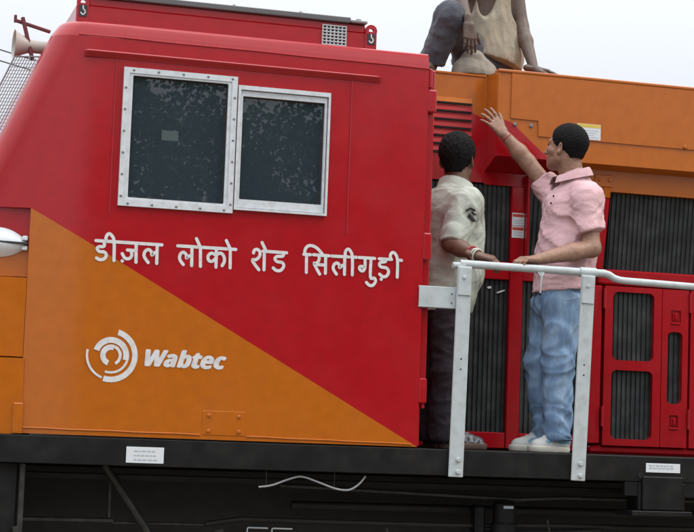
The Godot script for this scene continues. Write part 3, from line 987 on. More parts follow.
func nose(L: Node3D) -> void:
	var np := part("nose", L)
	# panels left of the cab edge, set back behind it and turned a little to the front
	var P := func(x: float, y: float, d := 0.0) -> Vector3: return Vector3(x, y, -0.075 - (-1.874 - x) * 0.16 - d)
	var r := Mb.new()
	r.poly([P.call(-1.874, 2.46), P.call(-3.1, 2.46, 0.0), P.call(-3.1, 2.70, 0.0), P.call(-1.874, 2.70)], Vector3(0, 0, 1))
	put("nose_panel", r, M.red, np)  # upper half painted red to imitate the red cab mirrored in the orange
	var o := Mb.new()
	o.poly([P.call(-1.874, 2.315), P.call(-3.1, 2.315), P.call(-3.1, 2.459), P.call(-1.874, 2.459)], Vector3(0, 0, 1))
	put("nose_panel", o, M.orange, np)
	for e in [[2.309, 1.950, 0.062, -1.876], [1.944, 1.602, 0.055, -1.868]]:
		var b := Mb.new()
		b.prism(PackedVector2Array([Vector2(-3.1, e[1]), Vector2(e[3], e[1]), Vector2(e[3], e[0]), Vector2(-3.1, e[0])]), -0.28, -e[2] + 0.02)
		put("nose_panel", b, M.orange, np)
	var bk := Mb.new()
	bk.slab(-3.09, -1.80, 1.60, 2.69, -0.9, -0.30, 0.002)
	put("nose_core", bk, M.under_black, np)
	var ed := Mb.new()
	ed.slab(-1.908, -1.862, 1.603, 1.742, -0.06, -0.028, 0.004)
	put("corner_plate", ed, M.orange, np)
	var s := Mb.new()
	s.poly([Vector3(-3.1, 1.6, -0.3), Vector3(-3.1, 1.6, -2.7), Vector3(-3.1, 2.7, -2.7), Vector3(-3.1, 2.7, -0.3)], Vector3.LEFT)
	s.poly([Vector3(-3.1, 2.7, -0.27), Vector3(-1.7, 2.7, -0.06), Vector3(-1.7, 2.7, -2.9), Vector3(-3.1, 2.7, -2.7)], Vector3.UP)
	put("nose_front", s, M.red, np)
	# marker lamp: a pale eye-shaped lens in a shallow bezel, split by a dark seam
	var lp := part("marker_lamp", L)
	for e in [[1.0, 0.040, "lens"], [-1.0, 0.040, "lens"]]:
		var m := Mb.new()
		var rows := []
		for i in 13:
			var t := i / 12.0
			var x := lerpf(-2.12, -1.885, t)
			var hh := 0.064 * pow(sin(PI * clampf(0.04 + t * 0.93, 0, 1)), 0.7)
			var row := []
			for k in 7:
				var q := k / 6.0
				row.append(Vector3(x, 2.464 + e[0] * (0.0035 + hh * q) + 0.01 * (1.0 - t), -0.070 - (-1.874 - x) * 0.16 + e[1] * cos(q * PI / 2) * sqrt(sin(PI * clampf(0.03 + t * 0.94, 0, 1)))))
			rows.append(row)
		m.grid(rows, e[0] < 0)
		put(e[2], m, M.lamp_lens, lp)
	var sm := Mb.new()
	sm.bar(Vector3(-2.12, 2.472, -0.085), Vector3(-1.882, 2.464, -0.045), 0.010, 0.03, Vector3.UP, 0.002)
	put("seam", sm, M.rubber, lp)
	var tabm := Mb.new()
	tabm.slab(-1.905, -1.880, 2.478, 2.50, -0.075, -0.045, 0.004)
	put("clip", tabm, M.lamp_lens, lp)
	var tab2 := Mb.new()
	tab2.slab(-1.905, -1.880, 2.434, 2.454, -0.075, -0.045, 0.004)
	put("clip", tab2, M.lamp_lens, lp)

func roof(L: Node3D) -> void:
	# equipment box on the roof
	var b := Mb.new()
	b.slab(-1.705, -0.242, 3.47, 3.612, -1.9, -0.12, 0.006)
	b.slab(-1.646, -0.296, 3.609, 3.648, -1.9, -0.121, 0.004)
	var bo := put("roof_box", b, M.red, L)
	var lid := Mb.new()
	lid.slab(-1.64, -0.375, 3.648, 3.676, -1.88, -0.10, 0.004)
	put("lid", lid, M.roof_lid, bo)
	var lid2 := Mb.new()
	lid2.slab(-0.374, -0.292, 3.650, 3.664, -0.5, -0.095, 0.003)
	lid2.slab(-0.345, -0.320, 3.664, 3.675, -0.3, -0.11, 0.003)
	put("lid_flap", lid2, M.screw_steel, bo)
	for x in [-0.95, -0.62]:
		var k := Mb.new()
		bolt(k, Vector3(x, 3.676, -0.14), 0.010, 0.012, Vector3.UP)
		put("lid_bolt", k, M.roof_lid, bo)
	for x in [-1.675, -0.267]:
		var lg := Mb.new()
		# ring of the eye plus the plate below it
		var N := 24
		for i in N:
			var a := TAU * i / N
			var c2 := TAU * (i + 1) / N
			for z in [[-0.112, 1.0], [-0.130, -1.0]]:
				lg.poly([Vector3(x + 0.012 * cos(a), 3.622 + 0.012 * sin(a), z[0]), Vector3(x + 0.030 * cos(a), 3.622 + 0.030 * sin(a), z[0]), Vector3(x + 0.030 * cos(c2), 3.622 + 0.030 * sin(c2), z[0]), Vector3(x + 0.012 * cos(c2), 3.622 + 0.012 * sin(c2), z[0])], Vector3(0, 0, z[1]))
			for rr in [[0.012, -1.0], [0.030, 1.0]]:
				lg.poly([Vector3(x + rr[0] * cos(a), 3.622 + rr[0] * sin(a), -0.112), Vector3(x + rr[0] * cos(c2), 3.622 + rr[0] * sin(c2), -0.112), Vector3(x + rr[0] * cos(c2), 3.622 + rr[0] * sin(c2), -0.130), Vector3(x + rr[0] * cos(a), 3.622 + rr[0] * sin(a), -0.130)], Vector3(cos(a), sin(a), 0) * rr[1])
		lg.slab(x - 0.029, x + 0.029, 3.508, 3.618, -0.129, -0.113, 0.002)
		var lo := put("lifting_lug", lg, M.red, bo)
		var pl := Mb.new()
		pl.slab(x - 0.019, x + 0.019, 3.553, 3.608, -0.1125, -0.110, 0.0006)
		put("sign_plate", pl, M.rubber, lo)
		var hk := Mb.new()
		hk.strip([Vector2(x, 3.603), Vector2(x + 0.001, 3.589), Vector2(x + 0.008, 3.583), Vector2(x + 0.010, 3.572), Vector2(x, 3.562), Vector2(x - 0.010, 3.571)], 0.006, -0.1094)
		put("hook_mark", hk, M.lettering, lo)
	var vt := Mb.new()
	for i in 7: vt.slab(-0.515 + i * 0.0195, -0.508 + i * 0.0195, 3.515, 3.632, -0.119, -0.112, 0.001)
	for i in 8: vt.slab(-0.516, -0.391, 3.516 + i * 0.0157, 3.5225 + i * 0.0157, -0.1185, -0.1105, 0.001)
	var vb := put("vent", vt, M.white_paint, bo)
	var vk := Mb.new()
	vk.slab(-0.514, -0.393, 3.516, 3.632, -0.122, -0.1195, 0.0005)
	put("vent_backing", vk, M.rubber, bo)
	# horn on a bracket in front of the windscreen
	var hn := part("horn", L)
	var h1 := Mb.new()
	h1.lathe(Vector3(-1.80, 3.430, -0.32), Vector3(-1, 0.02, 0.05), [[-0.02, 0.0], [-0.02, 0.03], [0.07, 0.032], [0.10, 0.036], [0.13, 0.048], [0.15, 0.058], [0.165, 0.068], [0.168, 0.070], [0.163, 0.066], [0.12, 0.04], [0.08, 0.02], [0.08, 0.0]], 24)
	put("bell", h1, M.horn_paint, hn)
	var h2 := Mb.new()
	h2.bar(Vector3(-1.965, 3.545, -0.30), Vector3(-1.80, 3.505, -0.30), 0.016, 0.016)
	h2.bar(Vector3(-1.967, 3.535, -0.30), Vector3(-1.967, 3.572, -0.30), 0.014, 0.014, Vector3.RIGHT)
	h2.bar(Vector3(-1.935, 3.562, -0.29), Vector3(-1.878, 3.36, -0.29), 0.018, 0.018, Vector3.RIGHT)
	put("bracket", h2, M.maroon, hn)
	# wire guard cage in front of the raked windscreen: this is its near side panel and the front frame
	var wm := part("windscreen_guard", L)
	var g := Mb.new()
	var top := Vector3(rake(3.366) - 0.112, 3.366, 0)
	var bot := Vector3(rake(2.70) - 0.112, 2.70, 0)
	for i in 16:
		var q := Vector3(i * 0.0125, 0, -0.27)
		g.tube([top + q, bot + q], 0.0019, 4, false)
	for i in 40:
		var q := top.lerp(bot, i / 39.0) + Vector3(0, 0, -0.27)
		g.tube([q, q + Vector3(0.19, 0.012, 0)], 0.0013, 4, false)
	var wires := put("wire_mesh", g, M.screw_steel, wm)
	wires.set_meta("kind", "stuff")
	var fr := Mb.new()
	fr.tube([top + Vector3(0, 0, -0.27), bot + Vector3(0, 0, -0.27)], 0.004, 8)
	put("guard_frame", fr, M.screw_steel, wm)
	var ft := Mb.new()
	ft.tube([top + Vector3(0, 0, -0.27), top + Vector3(0.12, 0.01, -0.27)], 0.004, 8)
	put("guard_frame", ft, M.screw_steel, wm)

func underframe(L: Node3D) -> void:
	var s := Mb.new()
	s.slab(-3.1, 7.0, 1.475, 1.599, -0.03, 0.014, 0.003)
	s.slab(1.078, 7.0, 1.403, 1.4745, -0.03, 0.012, 0.003)
	put("side_sill", s, M.black_steel, L)
	var d := Mb.new()
	d.slab(-3.1, 7.0, 1.555, 1.6, -2.97, -0.031, 0.002)
	put("deck", d, M.black_steel, L)
	for e in [[-1.394, -1.221, 1.490, 1.563, 3], [1.187, 1.372, 1.522, 1.567, 2]]:
		var p := Mb.new()
		p.slab(e[0], e[1], e[2], e[3], 0.0135, 0.017, 0.0008)
		var o := put("data_plate", p, M.plate_white, L, "white printed plate on the black sill")
		var t := Mb.new()
		var r := RandomNumberGenerator.new()
		r.seed = 9
		for k in e[4]:
			var x: float = e[0] + (0.035 if e[4] == 3 else 0.016)
			var y: float = e[3] - (e[3] - e[2]) * (0.26 + k * 0.27)
			while x < e[1] - 0.045:
				var l := r.randf_range(0.008, 0.02)
				t.slab(x, x + l, y - 0.003, y + 0.003, 0.0170, 0.0178, 0.0002)
				x += l + 0.005
		put("print", t, M.print_pale, o)
	# jacking pad
	var j := Mb.new()
	j.slab(1.165, 1.382, 1.335, 1.503, -0.10, 0.035, 0.006)
	j.slab(1.10, 1.425, 1.308, 1.334, -0.14, 0.055, 0.004)
	j.slab(1.148, 1.164, 1.335, 1.47, -0.12, 0.02, 0.003)
	j.slab(1.383, 1.399, 1.335, 1.47, -0.12, 0.02, 0.003)
	var jo := put("jacking_pad", j, M.black_steel, L)
	for x in [1.160, 1.388]:
		var b := Mb.new()
		b.lathe(Vector3(x, 1.506, 0.0135), Vector3(0, 0, 1), [[0.0, 0.014], [0.004, 0.014], [0.004, 0.008], [0.001, 0.008], [0.001, 0.0]], 14)
		put("hole_rim", b, M.under_black, jo)
	# dark equipment below
	var u := Mb.new()
	u.slab(-2.95, 6.9, 0.55, 1.46, -2.4, -0.62, 0.01)
	put("tank", u, M.under_black, L)
	for e in [[-1.862, -1.838, 0.85, 1.474, -0.07, -0.035], [-1.822, -1.395, 1.205, 1.222, -0.34, -0.25], [-1.418, -1.402, 1.222, 1.46, -0.33, -0.30], [-1.40, -0.95, 1.196, 1.208, -0.36, -0.30]]:
		var f := Mb.new()
		f.slab(e[0], e[1], e[2], e[3], e[4], e[5], 0.003)
		put("step_frame", f, M.under_grey, L)
	var pl := Mb.new()
	pl.slab(-3.0, -1.87, 0.9, 1.474, -0.10, -0.05, 0.004)
	put("step_plate", pl, M.black_steel, L)
	var dg := Mb.new()
	dg.tube([Vector3(-1.445, 1.47, -0.28), Vector3(-1.225, 1.16, -0.28)], 0.019, 10)
	put("brace", dg, M.under_grey, L)
	var dg2 := Mb.new()
	dg2.slab(-2.9, 6.8, 1.40, 1.43, -0.36, -0.30, 0.004)
	put("pipe_support", dg2, M.under_black, L)
	for e in [[[Vector3(-0.95, 1.205, -0.30), Vector3(-0.78, 1.232, -0.30), Vector3(-0.3, 1.228, -0.3), Vector3(0.3, 1.225, -0.3), Vector3(0.9, 1.235, -0.3), Vector3(2.4, 1.23, -0.3)], 0.013], [[Vector3(-0.6, 1.40, -0.26), Vector3(-0.19, 1.387, -0.26), Vector3(0.2, 1.376, -0.26), Vector3(0.49, 1.366, -0.26), Vector3(0.62, 1.362, -0.26), Vector3(0.86, 1.376, -0.26), Vector3(2.6, 1.382, -0.26)], 0.010], [[Vector3(-0.5, 1.30, -0.42), Vector3(1.0, 1.30, -0.42), Vector3(3.0, 1.30, -0.42)], 0.022], [[Vector3(0.35, 1.185, -0.3), Vector3(0.9, 1.20, -0.3), Vector3(1.09, 1.215, -0.3)], 0.016]]:
		var t := Mb.new()
		t.tube(e[0], e[1], 10)
		put("pipe", t, M.under_grey if e[1] < 0.012 else M.under_black, L)
	# valve body with a small pale blue strip
	var vb := Mb.new()
	vb.lathe(Vector3(0.545, 1.35, -0.24), Vector3(0, -1, 0), [[0.0, 0.0], [0.0, 0.045], [0.012, 0.056], [0.10, 0.056], [0.11, 0.064], [0.22, 0.064], [0.24, 0.05], [0.4, 0.05]], 20)
	vb.slab(0.40, 0.455, 1.16, 1.33, -0.34, -0.25, 0.012)
	var vo := put("valve", vb, M.black_steel, L)
	var tg := Mb.new()
	tg.slab(0.520, 0.572, 1.318, 1.332, -0.186, -0.181, 0.001)
	put("tag", tg, M.print_pale, vo)
	for e in [[-0.765, -0.665, 1.198], [-0.645, -0.545, 1.197]]:
		var q := Mb.new()
		q.bar(Vector3(e[0], e[2], -0.2), Vector3(e[1], e[2] - 0.001, -0.2), 0.007, 0.01)
		q.bar(Vector3(e[0], e[2], -0.2), Vector3(e[0] - 0.004, e[2] - 0.05, -0.2), 0.006, 0.01, Vector3.RIGHT)
		put("step_rung", q, M.white_paint, L)
	for e in [[-0.905, 1.185, -0.2, 0.03], [-0.06, 1.205, -0.25, 0.008], [-1.1, 1.16, -0.25, 0.02], [0.80, 1.262, -0.3, 0.010], [-1.87, 1.19, -0.05, 0.02]]:
		var q := Mb.new()
		q.lathe(Vector3(e[0], e[1], e[2]), Vector3(0.2, -1, 0.1), [[0.0, 0.0], [0.0, e[3]], [0.03, e[3] * 0.8], [0.07, e[3] * 0.8]], 8)
		put("fitting", q, M.under_grey, L)
	# loose cable under the sill
	var cb := Mb.new()
	var path := []
	var cps := [Vector2(-0.762, 1.396), Vector2(-0.698, 1.406), Vector2(-0.613, 1.438), Vector2(-0.553, 1.449), Vector2(-0.467, 1.423), Vector2(-0.398, 1.400), Vector2(-0.344, 1.392), Vector2(-0.308, 1.400), Vector2(-0.270, 1.428), Vector2(-0.240, 1.468)]
	for i in cps.size() - 1:
		for k in 4:
			var q: Vector2 = cps[i].cubic_interpolate(cps[i + 1], cps[maxi(i - 1, 0)], cps[mini(i + 2, cps.size() - 1)], k / 4.0)
			path.append(Vector3(q.x, q.y, -0.02))
	cb.tube(path, 0.0048, 8)
	var co := put("cable", cb, M.cable, L, "grey cable looping below the black sill")
	for e in [[-0.727, 1.405], [-0.397, 1.40]]:
		var k := Mb.new()
		k.tube([Vector3(e[0], 1.476, -0.02), Vector3(e[0], e[1], -0.022)], 0.0022, 5)
		put("cable_tie", k, M.under_grey, co)
	# wheels and bogie frame, standing on the rails
	for bx in [-1.6, 4.6]:
		for bz in [-0.56, -2.44]:
			var f := Mb.new()
			f.slab(bx - 1.2, bx + 2.2, 0.62, 0.9, bz - 0.06, bz + 0.06, 0.02)
			put("bogie_frame", f, M.under_black, L)
		for k in 2:
			for z in [-0.66, -2.34]:
				var w := Mb.new()
				w.lathe(Vector3(bx - 0.5 + k * 1.9, 0.69, z), Vector3(0, 0, 1), [[-0.06, 0.0], [-0.06, 0.46], [0.06, 0.46], [0.06, 0.36], [0.02, 0.34], [0.02, 0.12], [0.07, 0.10], [0.07, 0.0]], 32)
				put("wheel", w, M.rail_steel, L)

func hood(L: Node3D) -> void:
	var H := part("hood", L)
	var F := Vector3(0, 0, 1)
	var Z0 := -0.85    # lower wall
	var Z1 := -0.68    # upper wall
	var ZS := -0.775   # strip above the grilles
	var XE := 6.8
	var q := func(b: Mb, x0: float, x1: float, y0: float, y1: float, z: float) -> void:
		b.poly([Vector3(x0, y0, z), Vector3(x1, y0, z), Vector3(x1, y1, z), Vector3(x0, y1, z)], F)
	# left block with louvres: orange above a slanting edge, red below
	var o := Mb.new()
	o.poly([Vector3(0.0, 3.61, Z0), Vector3(0.0, 3.65, Z0) - Vector3(0, 0.04 - 0.0, 0), Vector3(0.0, 3.61, Z0)], F)
	o.poly([Vector3(0.0, 3.61, Z0), Vector3(0.612, 3.61, Z0), Vector3(0.612, 3.375, Z0), Vector3(0.0, 3.65 - 0.04 - 0.0, Z0)], F)
	put("upper_wall", o, M.orange, H)
	var r := Mb.new()
	var ye := func(x: float) -> float: return lerpf(3.61, 3.375, x / 0.612)
	r.poly([Vector3(0.0, ye.call(0.0), Z0), Vector3(0.612, ye.call(0.612), Z0), Vector3(0.612, 3.03, Z0), Vector3(0.0, 3.03, Z0)], F)
	put("upper_wall", r, M.red, H)
	var lp := part("louvre_panel", L)
	for i in 7:
		var y := 3.452 - i * 0.0445
		var x0 := 0.30
		var s := Mb.new()
		# a pressed louvre: a sloping lip over a dark slot
		var yy := y
		s.poly([Vector3(x0, yy + 0.028, Z0 + 0.001), Vector3(0.531, yy + 0.028, Z0 + 0.001), Vector3(0.531, yy, Z0 + 0.013), Vector3(x0, yy, Z0 + 0.013)], Vector3(0, 0.5, 1))
		s.poly([Vector3(0.531, yy + 0.028, Z0 + 0.001), Vector3(0.531, yy, Z0 + 0.013), Vector3(0.531, yy, Z0 + 0.001)], Vector3.RIGHT)
		s.poly([Vector3(x0, yy + 0.028, Z0 + 0.001), Vector3(x0, yy, Z0 + 0.013), Vector3(x0, yy, Z0 + 0.001)], Vector3.LEFT)
		put("louvre", s, M.red if i > 0 else M.orange, lp)
		var k := Mb.new()
		k.slab(x0 + 0.004, 0.528, yy - 0.0085, yy - 0.0005, Z0 - 0.005, Z0 + 0.0110, 0.0005)
		put("slot", k, M.under_black, lp)
	# step out to the upper box: face turned forward, orange above red
	var so := Mb.new()
	var sr := Mb.new()
	so.poly([Vector3(0.612, 3.61, Z0), Vector3(0.612, 3.61, Z1), Vector3(0.612, 3.357, Z1), Vector3(0.612, 3.375, Z0)], Vector3.LEFT)
	sr.poly([Vector3(0.612, 3.375, Z0), Vector3(0.612, 3.357, Z1), Vector3(0.612, 3.155, Z1), Vector3(0.612, 3.09, Z0)], Vector3.LEFT)
	# front of the upper box
	so.poly([Vector3(0.612, 3.357, Z1), Vector3(0.693, 3.342, Z1), Vector3(0.923, 3.155, Z1), Vector3(XE, 3.155, Z1), Vector3(XE, 3.61, Z1), Vector3(0.612, 3.61, Z1)], F)
	sr.poly([Vector3(0.612, 3.357, Z1), Vector3(0.693, 3.342, Z1), Vector3(0.923, 3.155, Z1), Vector3(0.612, 3.155, Z1)], F)
	# sloping underside
	sr.poly([Vector3(0.612, 3.155, Z1), Vector3(0.923, 3.155, Z1), Vector3(1.01, 3.09, Z0), Vector3(0.612, 3.09, Z0)], Vector3(0, -1, 0.3))
	so.poly([Vector3(0.923, 3.155, Z1), Vector3(1.02, 3.155, Z1), Vector3(1.02, 3.09, Z0), Vector3(1.01, 3.09, Z0)], Vector3(0, -1, 0.3))
	so.poly([Vector3(1.02, 3.155, Z1), Vector3(XE, 3.155, Z1), Vector3(XE, 3.138, ZS), Vector3(1.02, 3.138, ZS)], Vector3(0, -1, 0.3))
	so.poly([Vector3(1.02, 3.155, Z1), Vector3(1.02, 3.138, ZS), Vector3(1.02, 3.024, ZS), Vector3(1.02, 3.024, Z0), Vector3(1.02, 3.09, Z0)], Vector3.LEFT)
	# wall strip between the underside and the grilles
	sr.poly([Vector3(0.612, 3.09, Z0), Vector3(1.01, 3.09, Z0), Vector3(1.10, 3.022, Z0), Vector3(0.612, 3.022, Z0)], F)
	so.poly([Vector3(1.01, 3.09, Z0), Vector3(1.02, 3.09, Z0), Vector3(1.10, 3.03, Z0), Vector3(1.10, 3.022, Z0)], F)
	so.poly([Vector3(1.02, 3.138, ZS), Vector3(XE, 3.138, ZS), Vector3(XE, 3.024, ZS), Vector3(1.02, 3.024, ZS)], F)
	so.poly([Vector3(1.02, 3.024, ZS), Vector3(XE, 3.024, ZS), Vector3(XE, 3.024, Z0), Vector3(1.02, 3.024, Z0)], Vector3.DOWN)
	put("upper_box", so, M.orange, H)
	put("upper_box", sr, M.red, H)
	var rf := Mb.new()
	rf.poly([Vector3(0, 3.61, Z0), Vector3(0.612, 3.61, Z0), Vector3(0.612, 3.61, -2.15), Vector3(0, 3.61, -2.15)], Vector3.UP)
	rf.poly([Vector3(0.612, 3.61, Z1), Vector3(XE, 3.61, Z1), Vector3(XE, 3.61, -2.32), Vector3(0.612, 3.61, -2.32)], Vector3.UP)
	rf.poly([Vector3(XE, 1.6, Z1), Vector3(XE, 3.61, Z1), Vector3(XE, 3.61, -2.32), Vector3(XE, 1.6, -2.32)], Vector3.RIGHT)
	rf.poly([Vector3(0, 1.6, -2.15), Vector3(XE, 1.6, -2.15), Vector3(XE, 3.61, -2.15), Vector3(0, 3.61, -2.15)], Vector3(0, 0, -1))
	put("roof", rf, M.orange, H)
	# raised side panel on the upper box, with its notched lower corner
	var pn := Mb.new()
	pn.prism(PackedVector2Array([Vector2(0.690, 3.362), Vector2(0.846, 3.359), Vector2(0.850, 3.276), Vector2(XE, 3.270), Vector2(XE, 3.604), Vector2(0.690, 3.604)]), Z1 - 0.002, Z1 + 0.007)
	var po := put("side_panel", pn, M.orange, H)
	var bd := Mb.new()
	bd.slab(0.612, XE, 3.605, 3.622, Z1 - 0.05, Z1 + 0.010, 0.004)
	bd.slab(0.0, 0.611, 3.603, 3.618, Z0 - 0.05, Z0 + 0.006, 0.004)
	put("roof_edge", bd, M.orange, H)
	var ub := Mb.new()
	ub.slab(0.604, 0.616, 3.38, 3.604, Z0 - 0.01, Z0 + 0.006, 0.002)
	ub.slab(0.616, 0.628, 3.36, 3.604, Z1 - 0.004, Z1 + 0.004, 0.002)
	put("corner_seam", ub, M.orange, H)
	var ur := Mb.new()
	ur.slab(0.604, 0.616, 3.03, 3.379, Z0 - 0.01, Z0 + 0.006, 0.002)
	put("corner_seam", ur, M.red, H)
	for p in [Vector2(0.716, 3.330), Vector2(0.808, 3.330)]:
		var b := Mb.new()
		bolt(b, Vector3(p.x, p.y, Z1), 0.011, 0.008)
		put("bolt", b, M.screw_steel, H)
	var b3 := Mb.new()
	bolt(b3, Vector3(1.71, 3.285, Z1 + 0.007), 0.012, 0.012)
	put("bolt", b3, M.orange, H)
	# warning sticker on the orange panel
	var st := Mb.new()
	st.slab(1.070, 1.208, 3.281, 3.366, Z1 + 0.0068, Z1 + 0.0088, 0.0004)
	var sto := put("sticker", st, M.plate_white, H, "white sticker with a yellow heading on the orange panel")
	var sy := Mb.new()
	sy.slab(1.071, 1.207, 3.346, 3.365, Z1 + 0.0088, Z1 + 0.0094, 0.0002)
	put("heading", sy, M.print_yellow, sto)
	var sp := Mb.new()
	for k in 4: sp.slab(1.08, 1.196 - 0.013 * (k % 3), 3.329 - k * 0.0125, 3.332 - k * 0.0125, Z1 + 0.0088, Z1 + 0.0092, 0.0001)
	put("print", sp, M.print_pale, sto)
	# backing wall behind the grilles
	var bk := Mb.new()
	bk.slab(0.0, XE, 1.6, 3.03, Z0 - 0.10, Z0 - 0.03, 0.002)
	put("inner_wall", bk, M.under_black, H)
	# upper row of grilles, their faces leaning outwards at the top
	grille(H, 0.20, 0.771, 2.61, 3.022, Z0 - 0.02, Z0 - 0.02)
	grille(H, 0.862, 1.272, 2.60, 3.022, Z0 - 0.02, Z0 + 0.025)
	grille(H, 1.345, 2.9, 2.605, 3.022, Z0 - 0.02, Z0 + 0.025)
	grille(H, 3.0, 4.6, 2.605, 3.022, Z0 - 0.02, Z0 + 0.025)
	grille(H, 4.7, 6.5, 2.605, 3.022, Z0 - 0.02, Z0 + 0.025)
	# red frame bars
	var fr := Mb.new()
	fr.slab(0.772, 0.848, 1.61, 3.021, Z0 - 0.03, Z0 + 0.012, 0.004)
	fr.slab(0.0, 0.20, 1.61, 3.021, Z0 - 0.03, Z0 + 0.002, 0.004)
	fr.slab(0.20, 0.7715, 2.512, 2.609, Z0 - 0.03, Z0 + 0.008, 0.004)
	fr.slab(0.8485, 1.28, 2.512, 2.599, Z0 - 0.03, Z0 + 0.008, 0.004)
	fr.slab(0.20, 0.7715, 1.61, 1.694, Z0 - 0.03, Z0 + 0.008, 0.004)
	fr.slab(0.8485, 1.24, 1.61, 1.694, Z0 - 0.03, Z0 + 0.008, 0.004)
	put("grille_frame", fr, M.red, H)
	var rb := Mb.new()
	rb.slab(0.8485, 0.862, 2.60, 3.085, Z0 - 0.02, Z0 + 0.050, 0.004)
	put("upright_rib", rb, M.red, H)
	# leaning strut between the grilles: orange head, red below
	var sa := Mb.new()
	sa.bar(Vector3(1.272, 2.60, Z0 + 0.03), Vector3(1.292, 2.985, Z0 + 0.062), 0.044, 0.05, Vector3.RIGHT, 0.004)
	put("strut", sa, M.red, H)
	var sb := Mb.new()
	sb.bar(Vector3(1.2923, 2.987, Z0 + 0.063), Vector3(1.295, 3.045, Z0 + 0.066), 0.045, 0.05, Vector3.RIGHT, 0.004)
	sb.slab(1.225, 1.33, 3.046, 3.112, ZS - 0.002, ZS + 0.008, 0.003)
	var so2 := put("strut_head", sb, M.orange, H)
	for x in [1.25, 1.308]:
		var b := Mb.new()
		bolt(b, Vector3(x, 3.085, ZS + 0.008), 0.010, 0.008)
		put("bolt", b, M.orange, so2)
	# lower row: two plain grilles
	grille(H, 0.20, 0.7715, 1.695, 2.511, Z0 - 0.02, Z0 - 0.02)
	grille(H, 0.8485, 1.24, 1.695, 2.511, Z0 - 0.02, Z0 - 0.02)
	# white flecks of overspray on the lower grille
	for e in [[0.662, 2.468, 0.036, 0.014, 0.1], [0.735, 2.452, 0.060, 0.011, 0.35], [0.566, 2.474, 0.010, 0.014, 0.0]]:
		var fl := Mb.new()
		var rf2 := RandomNumberGenerator.new()
		rf2.seed = int(e[0] * 1000)
		var ring := PackedVector2Array()
		for k in 11:
			var a := TAU * k / 11.0
			var fq: Vector2 = Vector2(cos(a) * e[2] * 0.5, sin(a) * e[3] * 0.5) * rf2.randf_range(0.55, 1.15)
			ring.append(Vector2(e[0], e[1]) + fq.rotated(e[4]))
		fl.prism(ring, Z0 - 0.0085, Z0 - 0.006)
		put("paint_fleck", fl, M.lettering, H)
	# danger labels on the red upright
	for e in [[2.808, 2.879], [2.742, 2.807]]:
		var lb := Mb.new()
		lb.slab(0.776, 0.846, e[0] + 0.001, e[1] - 0.001, Z0 + 0.0115, Z0 + 0.0135, 0.0004)
		var lo := put("danger_label", lb, M.plate_white, H, "white label with a red heading strip")
		var ls := Mb.new()
		ls.slab(0.779, 0.843, e[1] - 0.023, e[1] - 0.007, Z0 + 0.0135, Z0 + 0.0141, 0.0002)
		put("heading", ls, M.print_red, lo)
		var lt := Mb.new()
		for k in 3: lt.slab(0.783, 0.839 - 0.012 * (k % 2), e[0] + 0.012 + k * 0.009, e[0] + 0.015 + k * 0.009, Z0 + 0.0135, Z0 + 0.0139, 0.0001)
		put("print", lt, M.print_pale, lo)
	# ledge, jamb and doors to the right
	var lg := Mb.new()
	lg.slab(1.281, XE, 2.520, 2.604, Z0 - 0.03, Z0 + 0.030, 0.010)
	lg.slab(1.241, 1.302, 1.655, 2.5115, Z0 - 0.03, Z0 + 0.045, 0.006)
	lg.slab(1.241, XE, 1.601, 1.648, Z0 - 0.03, Z0 + 0.030, 0.014)
	put("door_surround", lg, M.red, H)
	var jb := Mb.new()
	jb.slab(1.205, 1.268, 1.655, 2.495, Z0 + 0.046, Z0 + 0.062, 0.004)
	put("jamb_plate", jb, M.red, H)
	var x := 1.315
	for i in 8:
		door(L, x, 1.648, 2.512, Z0 + 0.05, i % 2 == 1, i)
		x += 0.342 if i % 2 == 0 else 0.16
		if i % 2 == 1: x += 0.012

